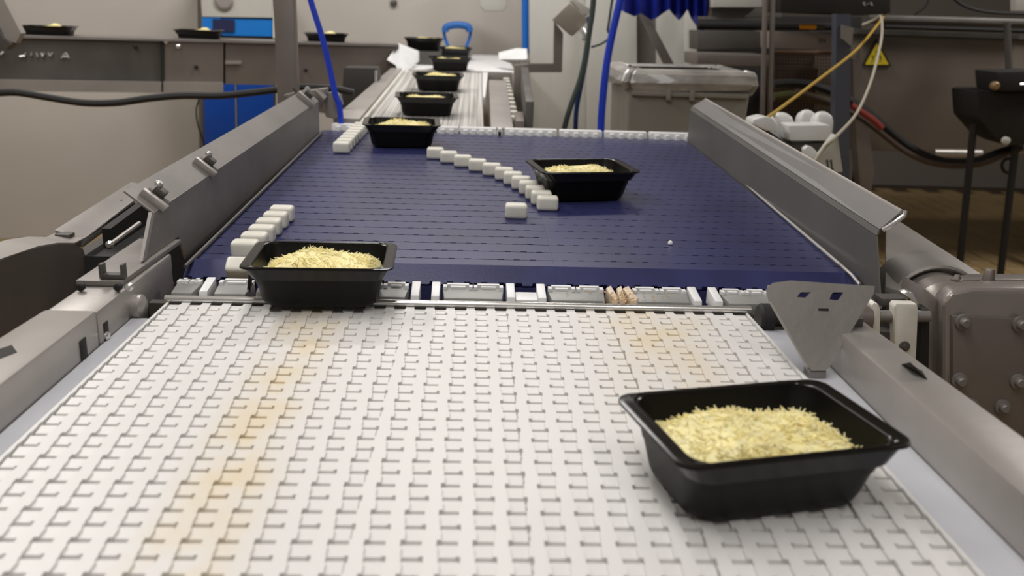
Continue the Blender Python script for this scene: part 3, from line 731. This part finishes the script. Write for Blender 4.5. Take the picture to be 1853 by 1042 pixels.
c = onb(1213, 440, .003); q = MB(); q.lathe(c - V((0,0,.003)), (0,0,1), [(.003,0),(.0048,.0015),(.0048,.005),(.003,.0075),(.0006,.0084)], 12); o = q.build('white_crumb', WHITEP, None, origin=c); tag(o, 'small white round crumb lying on the right of the blue belt', 'crumb')

# ================================================================== GEARMOTOR (right)
GM = thing('gearmotor', (.86, 1.42, -.30), 'grey cast gearmotor with bolted cover plate, right of the bracket plate', 'motor')
q = MB()
fp = [ony(px, py, 1.33) for px, py in ((1706,548),(1722,530),(1760,522),(1900,522),(1900,840),(1712,840),(1706,760))]
q.prism(fp, (.01, .05, 0)); q.build('gearbox', GBOX, GM, bevel=.012, seg=3)
cp = [ony(px, py, 1.322) for px, py in ((1724,572),(1862,578),(1862,812),(1724,806))]
q = MB(); q.prism(cp, (0, .012, 0)); plate = q.build('cover_plate', STEEL_B, GM, bevel=.002)
for px, py in ((1743,582),(1846,586),(1736,688),(1842,690),(1814,736),(1757,734)):
    c = ony(px, py, 1.320); q = MB(); q.lathe(c, (0,-1,0), [(.0125,-.002),(.0125,.002),(.008,.003),(.008,.010),(.006,.012)], 6 if False else 14); q.build('bolt', STEEL, plate)
for px, py, r, h in ((1787,512,.010,.022),(1731,508,.007,.008)):
    c = ony(px, py, 1.40); q = MB(); q.lathe(c, (0,0,1), [(r*1.3,0),(r*1.3,.003),(r,.004),(r*.75,h),(r*.6,h+.002)], 14); q.build('plug', STEEL_B, GM)
c = ony(1692, 562, 1.50)
q = MB(); q.lathe(c, (-.15,-1,.0), [(.080,-.12),(.083,-.03),(.083,0),(.079,.004),(.076,.002),(.074,-.012),(.060,-.012)], 48); q.build('flange_drum', STEEL, GM)
c = ony(1712, 572, 1.44); q = MB(); q.lathe(c, (-.15,-1,0), [(.060,-.07),(.062,0),(.055,.01),(.045,.04)], 36); q.build('housing_ring', GBOX, GM)
q = MB(); q.prism([ony(px,py,1.36) for px,py in ((1672,520),(1706,548),(1712,600),(1706,840),(1684,840),(1668,720),(1662,600))], (0,.08,0)); q.build('side_web', GBOX, GM, bevel=.006)
q = MB(); q.hexa([ony(px,py,1.42) for px,py in ((1720,520),(1860,520),(1860,505),(1735,505))],[ony(px,py,1.52) for px,py in ((1720,512),(1860,512),(1860,495),(1735,495))]); q.build('gearbox_top', GBOX, GM, bevel=.003)
# shaft and bearing plates
SH = thing('drive_shaft', (.60, 1.33, -.06), 'grey drive shaft with white plastic bearing plates between bracket plate and gearmotor', 'shaft')
q = MB(); a, b = ony(1545,572,1.33), ony(1680,572,1.33); q.tube([a, b], .0095, 14); q.build('shaft', STEEL, SH)
q = MB(); q.tube([ony(1540,574,1.33), ony(1572,575,1.33)], .02, 16); q.build('shaft_collar', STEEL_B, SH)
def pl(pts, y, th, m, name, par, bevel=.003):
    q = MB(); q.prism([ony(px,py,y) for px,py in pts], (0, th, 0)); return q.build(name, m, par, bevel=bevel)
pl(((1577,552),(1583,547),(1590,550),(1594,560),(1593,608),(1580,604)), 1.32, .03, CREAM, 'bearing_plate', SH)
w2 = pl(((1618,556),(1622,549),(1660,550),(1662,560),(1658,660),(1620,640)), 1.315, .02, CREAM, 'bearing_plate', SH)
c = ony(1637, 627, 1.313); q = MB(); q.lathe(c, (0,-1,0), [(.0085,-.002),(.0085,.001),(.004,.0015),(.0035,.0035)], 14); q.build('screw', STEEL_D, w2)
pl(((1668,560),(1682,560),(1680,700),(1664,660)), 1.33, .03, DARK, 'gap_plate', SH, 0)
pl(((1580,600),(1618,600),(1618,650),(1600,640)), 1.36, .05, STEEL_D, 'shaft_bracket', SH)
pl(((1596,540),(1640,540),(1640,552),(1596,556)), 1.36, .03, STEEL_D, 'clip', SH)
pl(((1636,532),(1645,528),(1652,530),(1668,562),(1661,566),(1652,545)), 1.345, .02, BRIGHT, 'lug', SH, .001)
q = MB(); q.box((.55, 1.26, -.30), (1.0, 1.50, -.27)); q.build('base_plate', STEEL_D, GM)
q = MB(); q.box((.80, 1.36, FZ), (.90, 1.46, -.29)); q.build('pedestal', STEEL_D, GM)

# ================================================================== BACKGROUND LEFT / CENTRE
# vertical post
PO = thing('steel_post', V((-.615, 3.1, FZ)), 'brownish square steel post rising beside the far left end of the blue belt', 'post')
q = MB(); q.hexa([V((-.650,3.08,FZ)),V((-.586,3.08,FZ)),V((-.586,3.14,FZ)),V((-.650,3.14,FZ))],[V((-.655,3.08,.75)),V((-.590,3.08,.75)),V((-.590,3.14,.75)),V((-.655,3.14,.75))]); q.build('post', STEEL_B, PO, bevel=.005)
q = MB(); q.prism([ony(px,py,3.0) for px,py in ((512,172),(545,165),(590,160),(588,178),(577,200),(545,196))], (0,.06,0)); q.build('post_bracket', STEEL, PO, bevel=.004)
q = MB(); q.tube([ony(532,158,2.98), ony(545,175,2.98)], .008, 8); q.build('bolt', STEEL_D, PO)
q = MB(); q.tube([ony(572,163,2.96), ony(588,178,2.96)], .010, 8); q.build('bolt', STEEL_L, PO)
# fitting at end of guard
q = MB(); q.prism([ony(px,py,3.05) for px,py in ((588,170),(604,165),(612,172),(615,205),(608,216),(588,212))], (0,.05,0)); o = q.build('air_fitting', STEEL_L, None, bevel=.006, origin=ony(600,190,3.05)); tag(o, 'pale air fitting block at the foot of the slanting blue hose', 'fitting')
q = MB(); q.tube([ony(612,172,3.03), ony(618,190,3.03)], .012, 8, .008); q.build('nut', BRIGHT, o)
def hose(name, pts, y, r, m, label, cat='hose', k=6):
    P = spline([ony(p[0], p[1], (p[2] if len(p) > 2 else y)) for p in pts], k)
    q = MB(); q.tube(P, r, 8); o = q.build(name, m, None, origin=P[-1]); return tag(o, label, cat)
hose('air_hose', ((548,-60),(562,0),(585,75),(600,140),(607,172),(614,190),(617,225)), 3.0, .0095, ROPEBLUE, 'slanting blue air hose coming down behind the left guard rail')
hose('power_cable', ((-60,172),(0,168),(35,168),(90,177),(150,186),(210,186),(270,178),(330,173),(400,173),(470,166),(540,158),(600,160),(640,168)), 3.35, .0125, BLACK, 'thick black cable sagging in front of the left wall', 'cable')
hose('thin_wire', ((360,180),(355,200),(358,225),(366,250),(372,268)), 4.9, .004, BLACK, 'thin black wire hanging beside the blue cabinet', 'wire')
hose('air_hose', ((1135,-60),(1122,0),(1105,75),(1096,130),(1089,200),(1087,250)), 3.6, .0145, ROPEBLUE, 'bright blue air hose hanging behind the middle of the blue belt')
hose('hose', ((1075,-40),(1073,10),(1066,60),(1058,110),(1048,150),(1030,200),(1018,245)), 4.1, .0125, GHOSE, 'dark grey green hose below the diamond shaped junction box')
hose('hose', ((1066,30),(1066,60),(1060,110),(1050,160),(1043,200),(1041,245)), 4.2, .011, mat('dull_blue_hose', (.01,.035,.16), .4), 'dull blue hose hanging beside the grey green hose')
hose('thin_wire', ((1112,-30),(1102,40),(1100,55),(1105,65),(1090,78),(1070,85)), 4.3, .006, GHOSE, 'thin grey wire looping behind the bright blue hose', 'wire')
# blue pipe
a, b = ony(950, -60, 5.2), ony(951, 97, 5.2)
q = MB(); q.tube([a, b], .0195, 14); o = q.build('blue_pipe', BLUEPIPE, None, origin=b); tag(o, 'straight vertical blue pipe above the right corner of the rear table', 'pipe')
# blue cabinet on wall
CB = thing('blue_cabinet', onwall(430, 300, .3), 'blue cabinet with a grey top section behind the steel infeed conveyor', 'cabinet')
def wplate(name, pts, m, off, th, par, bevel=0):
    q = MB(); q.prism([onwall(px, py, off) for px, py in pts], nrm*th); return q.build(name, m, par, bevel=bevel)
wplate('cabinet_body', ((364,-40),(499,-40),(499,330),(368,330)), STEEL_D, .30, .28, CB)
wplate('door', ((368,150),(425,150),(428,335),(372,335)), CABBLUE, .33, .03, CB, .004)
wplate('door', ((429,150),(495,150),(498,335),(432,335)), CABBLUE, .33, .03, CB, .004)
wplate('door_gap', ((425.4,150),(427.6,150),(430.6,335),(428.4,335)), BRIGHT, .325, .02, CB)
wplate('grey_head', ((362,-40),(493,-40),(493,32),(366,30)), PANEL, .345, .03, CB)
wplate('window', ((366,28),(400,31),(400,64),(366,62)), CABBLUE_L, .34, .03, CB)
wplate('window', ((402,33),(493,35),(493,66),(402,64)), CABBLUE_L, .335, .03, CB)
wplate('window_shade', ((385,34),(425,36),(425,58),(385,56)), NAVY, .345, .004, CB)
wplate('side_trim', ((494,-40),(499,-40),(499,70),(494,68)), CREAM, .345, .03, CB)
c = onwall(405, 2, .35); q = MB(); q.lathe(c, -nrm, [(.05,0),(.05,.006),(.04,.012),(.03,.012)], 20); q.build('dial', STEEL_L, CB)
# blue loop handle
P = [ony(*p, 5.9) for p in ((815,92),(808,76),(804,62),(805,52),(812,45),(827,42),(842,44),(850,52),(851,62),(847,76),(841,92))]
hd = thing('loop_handle', ony(827, 96, 5.9), 'blue loop handle standing up behind the farthest trays', 'handle')
q = MB(); q.tube(spline(P, 4), .010, 10); q.build('loop', BLUEPIPE, hd)
q = MB(); q.tube(spline([ony(*p, 5.88) for p in ((806,58),(808,49),(827,45),(846,48),(850,57))], 4), .022, 12); q.build('grip', mat('blue_grip', (.015,.12,.42), .5), hd)
q = MB(); q.box(ony(827,98,5.88)+V((-.09,0,-.04)), ony(827,98,5.88)+V((.09,.08,.02))); q.build('handle_base', STEEL, hd, bevel=.01)
# wall items
def simple(name, m, pts, y, th, label, cat, bevel=.004):
    P = [ony(px, py, y) for px, py in pts]; q = MB(); q.prism(P, (0, th, 0)); c = sum(P, V((0,0,0)))/len(P)
    o = q.build(name, m, None, bevel=bevel, origin=c); return tag(o, label, cat)
wb_ = simple('wall_box', PANEL, ((868,-40),(917,-40),(917,10),(911,20),(876,20),(868,10)), 5.9, .12, 'pale plastic box on the wall above the rear transfer table', 'box', .01)
c = onwall(712, 5, .01); q = MB(); q.lathe(c, -nrm, [(.022,0),(.022,.01),(.012,.016)], 14); o = q.build('wall_plug', STEEL_D, None, origin=c); tag(o, 'small dark round plug on the beige wall at the top', 'plug')
# diamond junction box with bracket
JB = thing('junction_box', ony(1034, 35, 4.5), 'pale square junction box turned on its corner, above the grey green hose', 'junction box')
q = MB(); q.prism([ony(px,py,4.5) for px,py in ((1031,4),(1067,36),(1036,66),(1000,35))], (0,.08,0)); q.build('box_body', mat('junction_box_paint', (.30,.26,.22), .5), JB, bevel=.008)
q = MB(); q.prism([ony(px,py,4.52) for px,py in ((1033,0),(1040,-4),(1068,16),(1064,30),(1052,24))], (0,.1,0)); q.build('box_lid', PANEL, JB, bevel=.004)
q = MB(); q.lathe(ony(1055,58,4.48), (.4,0,-1), [(.014,-.02),(.018,0),(.018,.03),(.010,.04)], 12); q.build('cable_gland', BRIGHT, JB)
BK = thing('angle_bracket', ony(985, 122, 4.7), 'grey Z shaped bracket between the junction box and the rear conveyor', 'bracket')
q = MB(); q.prism([ony(px,py,4.7) for px,py in ((1003,38),(1019,60),(1017,131),(956,131),(956,115),(1002,115))], (0,.03,0)); q.build('bracket', STEEL_B, BK)
simple('rear_post', STEEL_B, ((930,118),(958,116),(957,330),(931,330)), 4.35, .05, 'dark steel post at the right side of the ribbed rear conveyor', 'post')
# pale panels behind
def panel(px0, px1, top, y, m, label, bottom=420, name='wall_panel'):
    return simple(name, m, ((px0, top),(px1, top),(px1+2, bottom),(px0+2, bottom)), y, .03, label, 'panel', .003)
panel(958, 1060, -40, 5.75, PANEL, 'pale wall panel right of the vertical blue pipe')
panel(1060, 1152, -40, 5.70, PANEL, 'pale wall panel behind the bright blue hose')
panel(1148, 1192, -40, 5.8, mat('dark_gap_sheet', (.12,.105,.09), .6), 'dark narrow sheet put in for the shaded gap behind the diagonal steel bar')  # dark colour stands in for the shade in the gap between panels
panel(1188, 1240, 0, 5.6, PANEL, 'broad pale board under the blue film, above the grey bin')
panel(1240, 1261, 0, 5.5, mat('pale_edge_board', (.6,.59,.54), .5), 'narrow lighter board at the right edge of the blue film')
P = [ony(1146, 2, 5.2), ony(1162, 6, 5.2), ony(1224, 124, 5.2), ony(1206, 126, 5.2)]
q = MB(); q.prism(P, (0,.03,0)); o = q.build('diagonal_bar', STEEL, None, bevel=.003, origin=P[0]); tag(o, 'diagonal steel bar above the left side of the grey bin', 'bar')
# blue film drape: folded sheet with a jagged lower hem
q = MB(); hem = [(1118,14),(1130,22),(1148,30),(1160,24),(1178,36),(1188,33),(1200,24),(1211,17),(1220,28),(1229,37),(1237,28),(1244,17),(1251,34),(1261,48),(1270,58),(1277,52),(1283,20)]
for k in range(len(hem)-1):
    (x0_, h0), (x1_, h1) = hem[k], hem[k+1]; d0, d1 = (.0 if k % 2 else .05), (.05 if k % 2 else .0)
    a, b, c, d = ony(x0_, h0, 5.05+d0), ony(x1_, h1, 5.05+d1), ony(x1_, -60, 5.05+d1), ony(x0_, -60, 5.05+d0)
    t = V((0,.006,0)); q.hexa([a,b,c,d],[a+t,b+t,c+t,d+t])
o = q.build('blue_film', BAGBLUE, None, ang=20, origin=ony(1200,0,5.05)); tag(o, 'dark blue plastic film hanging in folds with a jagged hem, top centre right', 'film')

# grey bin with plastic liner
GB = thing('waste_bin', V((.91, 4.1, FZ)), 'large grey plastic bin lined with a clear bag, behind the right guard rail', 'bin')
q = MB(); zt = .20
lo = [V((.67,3.95,FZ)),V((1.12,3.95,FZ)),V((1.12,4.35,FZ)),V((.67,4.35,FZ))]; hi = [V((.640,3.9,zt)),V((1.165,3.9,zt)),V((1.165,4.42,zt)),V((.640,4.42,zt))]
q.hexa(lo, hi); q.build('bin_body', BINP, GB, bevel=.02, seg=3)
q = MB(); q.box((.655,3.88,.135),(1.15,3.905,.155)); q.box((.80,3.872,.12),(.82,3.90,.165)); q.box((.90,3.872,.12),(.92,3.90,.165)); q.build('bin_rim', BINP, GB, bevel=.004)
# liner folded over the rim
q = MB(); rnd = random.Random(4); rings = []
prof = [(-.012,.150),(.018,.168),(.030,.190),(.022,.225),(.010,.240),(-.012,.246),(-.05,.235)]
for j,(off,z) in enumerate(prof):
    rg = rrect(.263+off, .26+off, .04, z, 8); n = len(rg); out = []
    for k, p in enumerate(rg):
        a = 2*pi*k/n; wv = .006*sin(a*9+j)+.005*sin(a*17+j*2)+rnd.uniform(-.003,.003)
        dz = (-.012*sin(a*7+1) - .008*sin(a*13)) if j < 2 else .004*sin(a*11)
        out.append(V((p.x*(1+wv)+.902, p.y*(1+wv)+4.16, z+dz)))
    rings.append(out)
loft(q, rings, False, False)
q.build('bin_liner', FILM, GB, ang=25)

# ================================================================== BACKGROUND RIGHT
EN = thing('machine_enclosure', V((2.9, 5.2, FZ)), 'dull brown grey machine enclosure carrying the yellow warning sign', 'machine')
q = MB(); q.box((2.07, 5.0, -.215), (4.3, 5.7, .405)); q.build('enclosure_panel', MACH, EN, bevel=.01)
q = MB(); q.box((2.02, 4.97, .405), (4.3, 5.7, .43)); q.build('top_rail', STEEL_D, EN)
q = MB(); q.tube([ony(1570,34,4.9), ony(1870,42,4.9)], .022, 10); q.build('top_pipe', STEEL_D, EN)
q = MB(); q.tube([ony(1600,48,4.9), ony(1870,56,4.9)], .014, 8); q.build('top_pipe', BLACK, EN)
q = MB(); q.tube([ony(1690,277,4.8), ony(1775,278,4.8)], .022, 12); q.build('lower_pipe', STEEL_L, EN)
for x, y in ((2.2, 5.1), (2.2, 5.6), (3.35, 5.1), (4.2, 5.1), (4.2, 5.6)):
    q = MB(); q.box((x-.03, y-.03, FZ), (x+.03, y+.03, -.21)); q.build('leg', DARK, EN)
q = MB(); q.prism([ony(px,py,4.7) for px,py in ((1543,106),(1558,106),(1582,310),(1574,365),(1556,330),(1546,200))], (0,.08,0)); q.build('side_column', STEEL_B, EN)
# upper dark electrical box
OB = simple('overhead_box', mat('black_box_paint', (.012,.010,.009), .5), ((1412,-40),(1612,-40),(1612,24),(1560,28),(1412,22)), 4.55, .3, 'black overhead box at the top right, above the warning sign', 'box', .008)
for a_, b_ in (((1561,6),(1565,4)),((1565,4),(1563,9)),((1563,9),(1567,9)),((1569,7),(1572,7)),((1574,5),(1578,5)),((1578,5),(1576,9)),((1576,9),(1580,9))):
    q = MB(); q.tube([ony(*a_, 4.547), ony(*b_, 4.547)], .0022, 4); q.build('faded_mark', PANEL, OB, origin=ony(*a_, 4.547))
simple('small_panel', PANEL, ((1838,-30),(1880,-30),(1880,21),(1838,20)), 4.6, .05, 'pale square panel in the top right corner', 'panel')
# sign
SG = thing('warning_sign', ony(1587, 122, 4.985), 'yellow triangular warning sign with black border on the machine enclosure', 'sign')
tri = ((1587,70),(1613,120),(1561,120)); tri2 = ((1587,78),(1608,117),(1566,117))
q = MB(); q.prism([ony(*p, 4.985) for p in tri], (0,.008,0)); q.build('sign_border', SIGNK, SG)
q = MB(); q.prism([ony(*p, 4.982) for p in tri2], (0,.003,0)); q.build('sign_face', SIGNY, SG)
for seg in (((1577,113),(1581,107),(1579,100)), ((1592,112),(1595,105),(1591,99)), ((1585,92),(1589,96),(1584,101))):
    q = MB(); q.tube([ony(*p, 4.980) for p in seg], .0028, 5); q.build('sign_mark', mat('faint_sign_ink', (.12,.09,.01), .5), SG)
# racks: posts, rails, shelves
def bar(name, px0, py0, px1, py1, y, r, m, label, cat='rod'):
    a, b = ony(px0, py0, y), ony(px1, py1, y); q = MB(); q.tube([a, b], r, 10); o = q.build(name, m, None, origin=b); return tag(o, label, cat)
RK = thing('steel_rack', ony(1390, 300, 4.5), 'steel rack of two thin uprights right of the grey bin', 'rack')
for a, b in (((1386,-40),(1374,420)), ((1399,-40),(1389,420))):
    q = MB(); q.tube([ony(*a, 4.45), ony(*b, 4.45)], .0125, 8); q.build('upright', STEEL_B, RK)
simple('shelf_beam', STEEL_B, ((1262,97),(1392,100),(1392,120),(1262,119)), 4.6, .3, 'grey shelf beam behind the grey bin, lower of two', 'beam')
LBM = simple('shelf_beam', mat('lit_beam_paint', (.21,.175,.15), .5), ((1392,57),(1514,61),(1513,91),(1392,88)), 4.75, .3, 'pale brown beam left of the bluish post', 'beam')
simple('shelf_beam', STEEL_D, ((1262,55),(1390,57),(1390,88),(1262,90)), 4.9, .2, 'dull grey beam above the grey bin, upper of two', 'beam')
simple('shelf_board', mat('board_grey', (.17,.155,.14), .6), ((1288,14),(1415,16),(1415,32),(1288,30)), 5.1, .3, 'grey shelf board at the top, right of the blue film', 'board')
simple('pale_crate', PANEL, ((1290,-30),(1380,-30),(1380,13),(1290,13)), 5.0, .3, 'pale crate on the shelf board at the top', 'crate')
for a_, b_ in (((1482,71),(1486,71)),((1486,71),(1482,77)),((1482,77),(1487,77)),((1490,71),(1489,75)),((1489,75),(1494,75)),((1493,71),(1493,78))):
    q = MB(); q.tube([ony(*a_, 4.747), ony(*b_, 4.747)], .002, 4); q.build('faded_mark', STEEL_D, LBM, origin=ony(*a_, 4.747))
bar('dark_pipe', 1262, 45, 1515, 48, 5.0, .022, BLACK, 'black pipe running between the beams behind the rack', 'pipe')
bar('dark_pipe', 1262, 35, 1400, 38, 5.05, .016, STEEL_D, 'grey pipe below the grey shelf board', 'pipe')
q = MB(); q.tube([ony(1448,48,4.7), ony(1476,48.5,4.7)], .013, 10); o = q.build('orange_handle', ORANGE, None, origin=ony(1462,48,4.7)); tag(o, 'short orange tool handle lying on the pale brown beam', 'handle'); q = MB(); q.tube([ony(1476,48.5,4.7), ony(1492,49,4.7)], .008, 8); q.build('tool_shank', STEEL_D, o)
PS = thing('blue_grey_post', ony(1524, 300, 4.4), 'bluish grey post between the mesh screen and the warning sign', 'post')
q = MB(); q.prism([ony(px,py,4.4) for px,py in ((1514,25),(1540,25),(1536,400),(1508,400))], (0,.06,0)); q.build('post', mat('blue_grey_paint', (.06,.065,.085), .5), PS)
q = MB(); q.prism([ony(px,py,4.38) for px,py in ((1524,45),(1545,50),(1541,85),(1524,70))], (0,.02,0)); q.build('post_clip', STEEL, PS)
# mesh screen
MS = thing('mesh_screen', ony(1455, 330, 5.2), 'dark mesh guard screen in a rusty frame behind the rack', 'screen')
a, b, c, d = ony(1392,94,5.2), ony(1512,96,5.2), ony(1512,330,5.2), ony(1392,330,5.2)
RUST = mat('rusty_frame', (.10,.05,.025), .6)
for p0, p1 in ((a,b),(b,c),(c,d),(d,a)):
    q = MB(); q.tube([p0, p1], .012, 6); q.build('screen_frame', RUST, MS)
q = MB()
for i in range(1, 22): t = i/22; q.tube([a.lerp(b,t), d.lerp(c,t)], .0022, 4)
for i in range(1, 40): t = i/40; q.tube([a.lerp(d,t), b.lerp(c,t)], .0022, 4)
o = q.build('wire_mesh', RUST, MS); o['kind'] = 'stuff'
simple('dark_cabinet', DARK, ((1262,122),(1513,124),(1512,330),(1262,330)), 5.6, .5, 'near black cabinet standing behind the mesh screen', 'cabinet')
simple('dark_cabinet', DARK, ((1262,28),(1560,30),(1560,122),(1262,122)), 5.95, .2, 'near black cabinet behind the shelf beams at the top', 'cabinet')
# ropes
hose('yellow_rope', ((1606,20,4.6),(1590,42,4.5),(1550,90,4.2),(1480,145,3.7),(1420,190,3.3),(1388,213,3.03)), 4.0, .006, YROPE, 'yellow rope stretched down to the white containers', 'rope')
hose('pale_rope', ((1560,45,4.5),(1582,36,4.5),(1594,30,4.4),(1596,60,4.2),(1590,95,4.0),(1575,150,3.6),(1550,205,3.3),(1515,245,2.87),(1490,270,2.86),(1470,300,2.86)), 3.4, .0055, WROPE, 'pale rope hanging in a curve in front of the warning sign', 'rope')
# hose bundles under the enclosure
hose('cable_bundle', ((1400,152),(1440,150),(1490,160),(1560,195),(1640,262),(1700,290),(1760,292),(1810,275),(1860,262)), 4.55, .020, BLACK, 'thick black cable running along the foot of the machine enclosure', 'cable')
hose('cable_bundle', ((1440,165),(1500,185),(1560,215),(1640,275),(1700,298),(1770,298),(1830,275),(1870,262)), 4.5, .014, mat('brown_hose', (.05,.03,.02), .5), 'brown cable hanging lowest below the machine enclosure', 'cable')
hose('red_hose', ((1540,190),(1560,203),(1580,217),(1596,232)), 4.42, .016, REDH, 'short red hose left of the cable bundle')
hose('green_hose', ((1400,175),(1440,172),(1480,180),(1530,190)), 4.6, .022, mat('olive_hose', (.05,.05,.012), .5), 'olive green hose behind the yellow rope')
hose('grey_hose', ((1395,155),(1430,152),(1480,155),(1530,170)), 4.62, .009, STEEL_D, 'thin grey hose above the olive green hose')
hose('black_cable', ((1700,-30),(1740,8),(1790,22),(1860,25)), 4.5, .007, BLACK, 'thin black cable looping at the top right', 'cable')
hose('black_cable', ((1680,0),(1672,14),(1655,26)), 4.5, .005, BLACK, 'short thin wire above the machine enclosure', 'cable')
q = MB(); q.tube([ony(1825+12*cos(a_*pi/8), 300+13*sin(a_*pi/8), 4.5) for a_ in range(17)], .008, 8); o = q.build('cable_loop', BLACK, None, origin=ony(1825,313,4.5)); tag(o, 'small black cable loop below the dark motor at the right edge', 'cable')
# dark motor right edge
DM = thing('dark_motor', ony(1830, 360, 4.3), 'near black motor unit on a stand at the right edge', 'motor')
q = MB(); q.prism([ony(px,py,4.3) for px,py in ((1803,130),(1890,128),(1890,165),(1806,165))], (0,.2,0)); q.build('terminal_box', DARK, DM, bevel=.008)
q = MB(); q.prism([ony(px,py,4.35) for px,py in ((1766,164),(1890,164),(1890,262),(1830,265),(1800,250),(1770,215))], (0,.25,0)); q.build('motor_body', DARK, DM, bevel=.02)
q = MB(); q.lathe(ony(1798,155,4.3), (0,-1,0), [(.02,0),(.02,.02),(.012,.03)], 12); q.build('gland', mat('brass', (.25,.17,.08), .5, .3), DM)
q = MB(); q.lathe(ony(1818,254,4.28), (0,-1,0), [(.018,0),(.018,.02),(.01,.024)], 12); q.build('cap', PANEL, DM)
q = MB(); q.tube([ony(1846,153,4.28), ony(1860,152,4.28)], .006, 6); q.build('box_highlight', BRIGHT, DM)  # bright rod stands in for the white highlight on the black box
for a, b in (((1762,225),(1761,372)), ((1838,262),(1834,392))):
    q = MB(); q.tube([ony(*a,4.4), V((ony(*b,4.4).x, 4.4, FZ))], .018, 8); q.build('leg', DARK, DM)
q = MB(); q.tube([ony(1728,30,4.6), ony(1727,240,4.6)], .0001, 3) if False else None
bar('dark_conduit', 1822, 40, 1826, 132, 4.5, .016, STEEL_D, 'vertical dark conduit above the motor at the right edge', 'conduit')

# white containers on a dark cart
CT = thing('container_cart', V((1.10, 3.12, FZ)), 'dark cart behind the right guard rail, under the white containers', 'cart')
q = MB(); q.prism([ony(px,py,3.02) for px,py in ((1385,232),(1428,262),(1520,256),(1520,330),(1440,330))], (0,.25,0)); q.build('cart_top', STEEL_D, CT)
for x, y in ((.98,3.06),(1.2,3.06),(.98,3.24),(1.2,3.24)):
    q = MB(); q.box((x-.012,y-.012,FZ),(x+.012,y+.012,-.02)); q.build('leg', DARK, CT)
def jug(px, wpx, ytop, ybot, y, label):
    a, b = ony(px-wpx/2, ybot, y), ony(px+wpx/2, ytop, y); hx = (b.x-a.x)/2; c = V(((a.x+b.x)/2, y+hx, a.z)); h = b.z-a.z
    t = thing('white_jug', c, label, 'jug', 'white plastic jugs on the cart')
    q = MB(); rings = [rrect(hx*f, hx*.9*f, hx*.45*f, 0) for f in (.94, 1, 1, .96, .8, .45, .2)]
    zs = (0, .03, .6, .75, .88, .97, 1.0)
    loft(q, [[p+c+V((0,0,h*z)) for p in r] for r, z in zip(rings, zs)]); q.build('jug_body', BOTTLE, t, ang=60)
    return t
jug(1418, 48, 206, 262, 3.10, 'leftmost white plastic jug with rounded shoulders on the cart')
jug(1463, 42, 201, 262, 3.20, 'middle white plastic jug, the tallest of the three on the cart')
jug(1492, 44, 204, 262, 3.10, 'right hand white plastic jug, nearest the bluish post')
simple('white_case', BOTTLE, ((1427,227),(1503,226),(1508,255),(1429,255)), 3.00, .10, 'white moulded plastic case in front of the three jugs', 'case', .006)
simple('white_dome', BOTTLE, ((1361,225),(1364,216),(1384,211),(1398,214),(1407,228),(1408,240),(1385,236)), 2.98, .09, 'white domed plastic cover at the lower end of the yellow rope', 'cover', .006)
simple('white_cloth', BOTTLE, ((1455,270),(1462,264),(1470,266),(1484,280),(1482,296),(1474,296),(1456,282)), 2.92, .03, 'small crumpled white cloth left of the numbered pouch', 'cloth', .004)
PC_ = thing('numbered_pouch', ony(1500, 312, 2.86), 'white tapering pouch marked 11, hanging on the pale rope', 'pouch')
q = MB(); P = [ony(px,py,2.88) for px,py in ((1512,243),(1517,246),(1526,312),(1500,312),(1474,296))]; P2 = [p+V((0,.05,0)) for p in P]
q.prism(P, (0,.04,0)); q.build('pouch', mat('pouch_plastic', (.55,.54,.47), .5), PC_, bevel=.005)
for x in (1497.5, 1504.5):
    q = MB(); q.tube([ony(x-.3,289,2.874), ony(x+1,306,2.874)], .0022, 6); q.tube([ony(x+.6,306,2.874), ony(x+4.5,306.5,2.874)], .0018, 6) if x > 1500 else None; q.tube([ony(x-3,292,2.874), ony(x-.3,289,2.874)], .0016, 6); q.build('digit', INK, PC_)
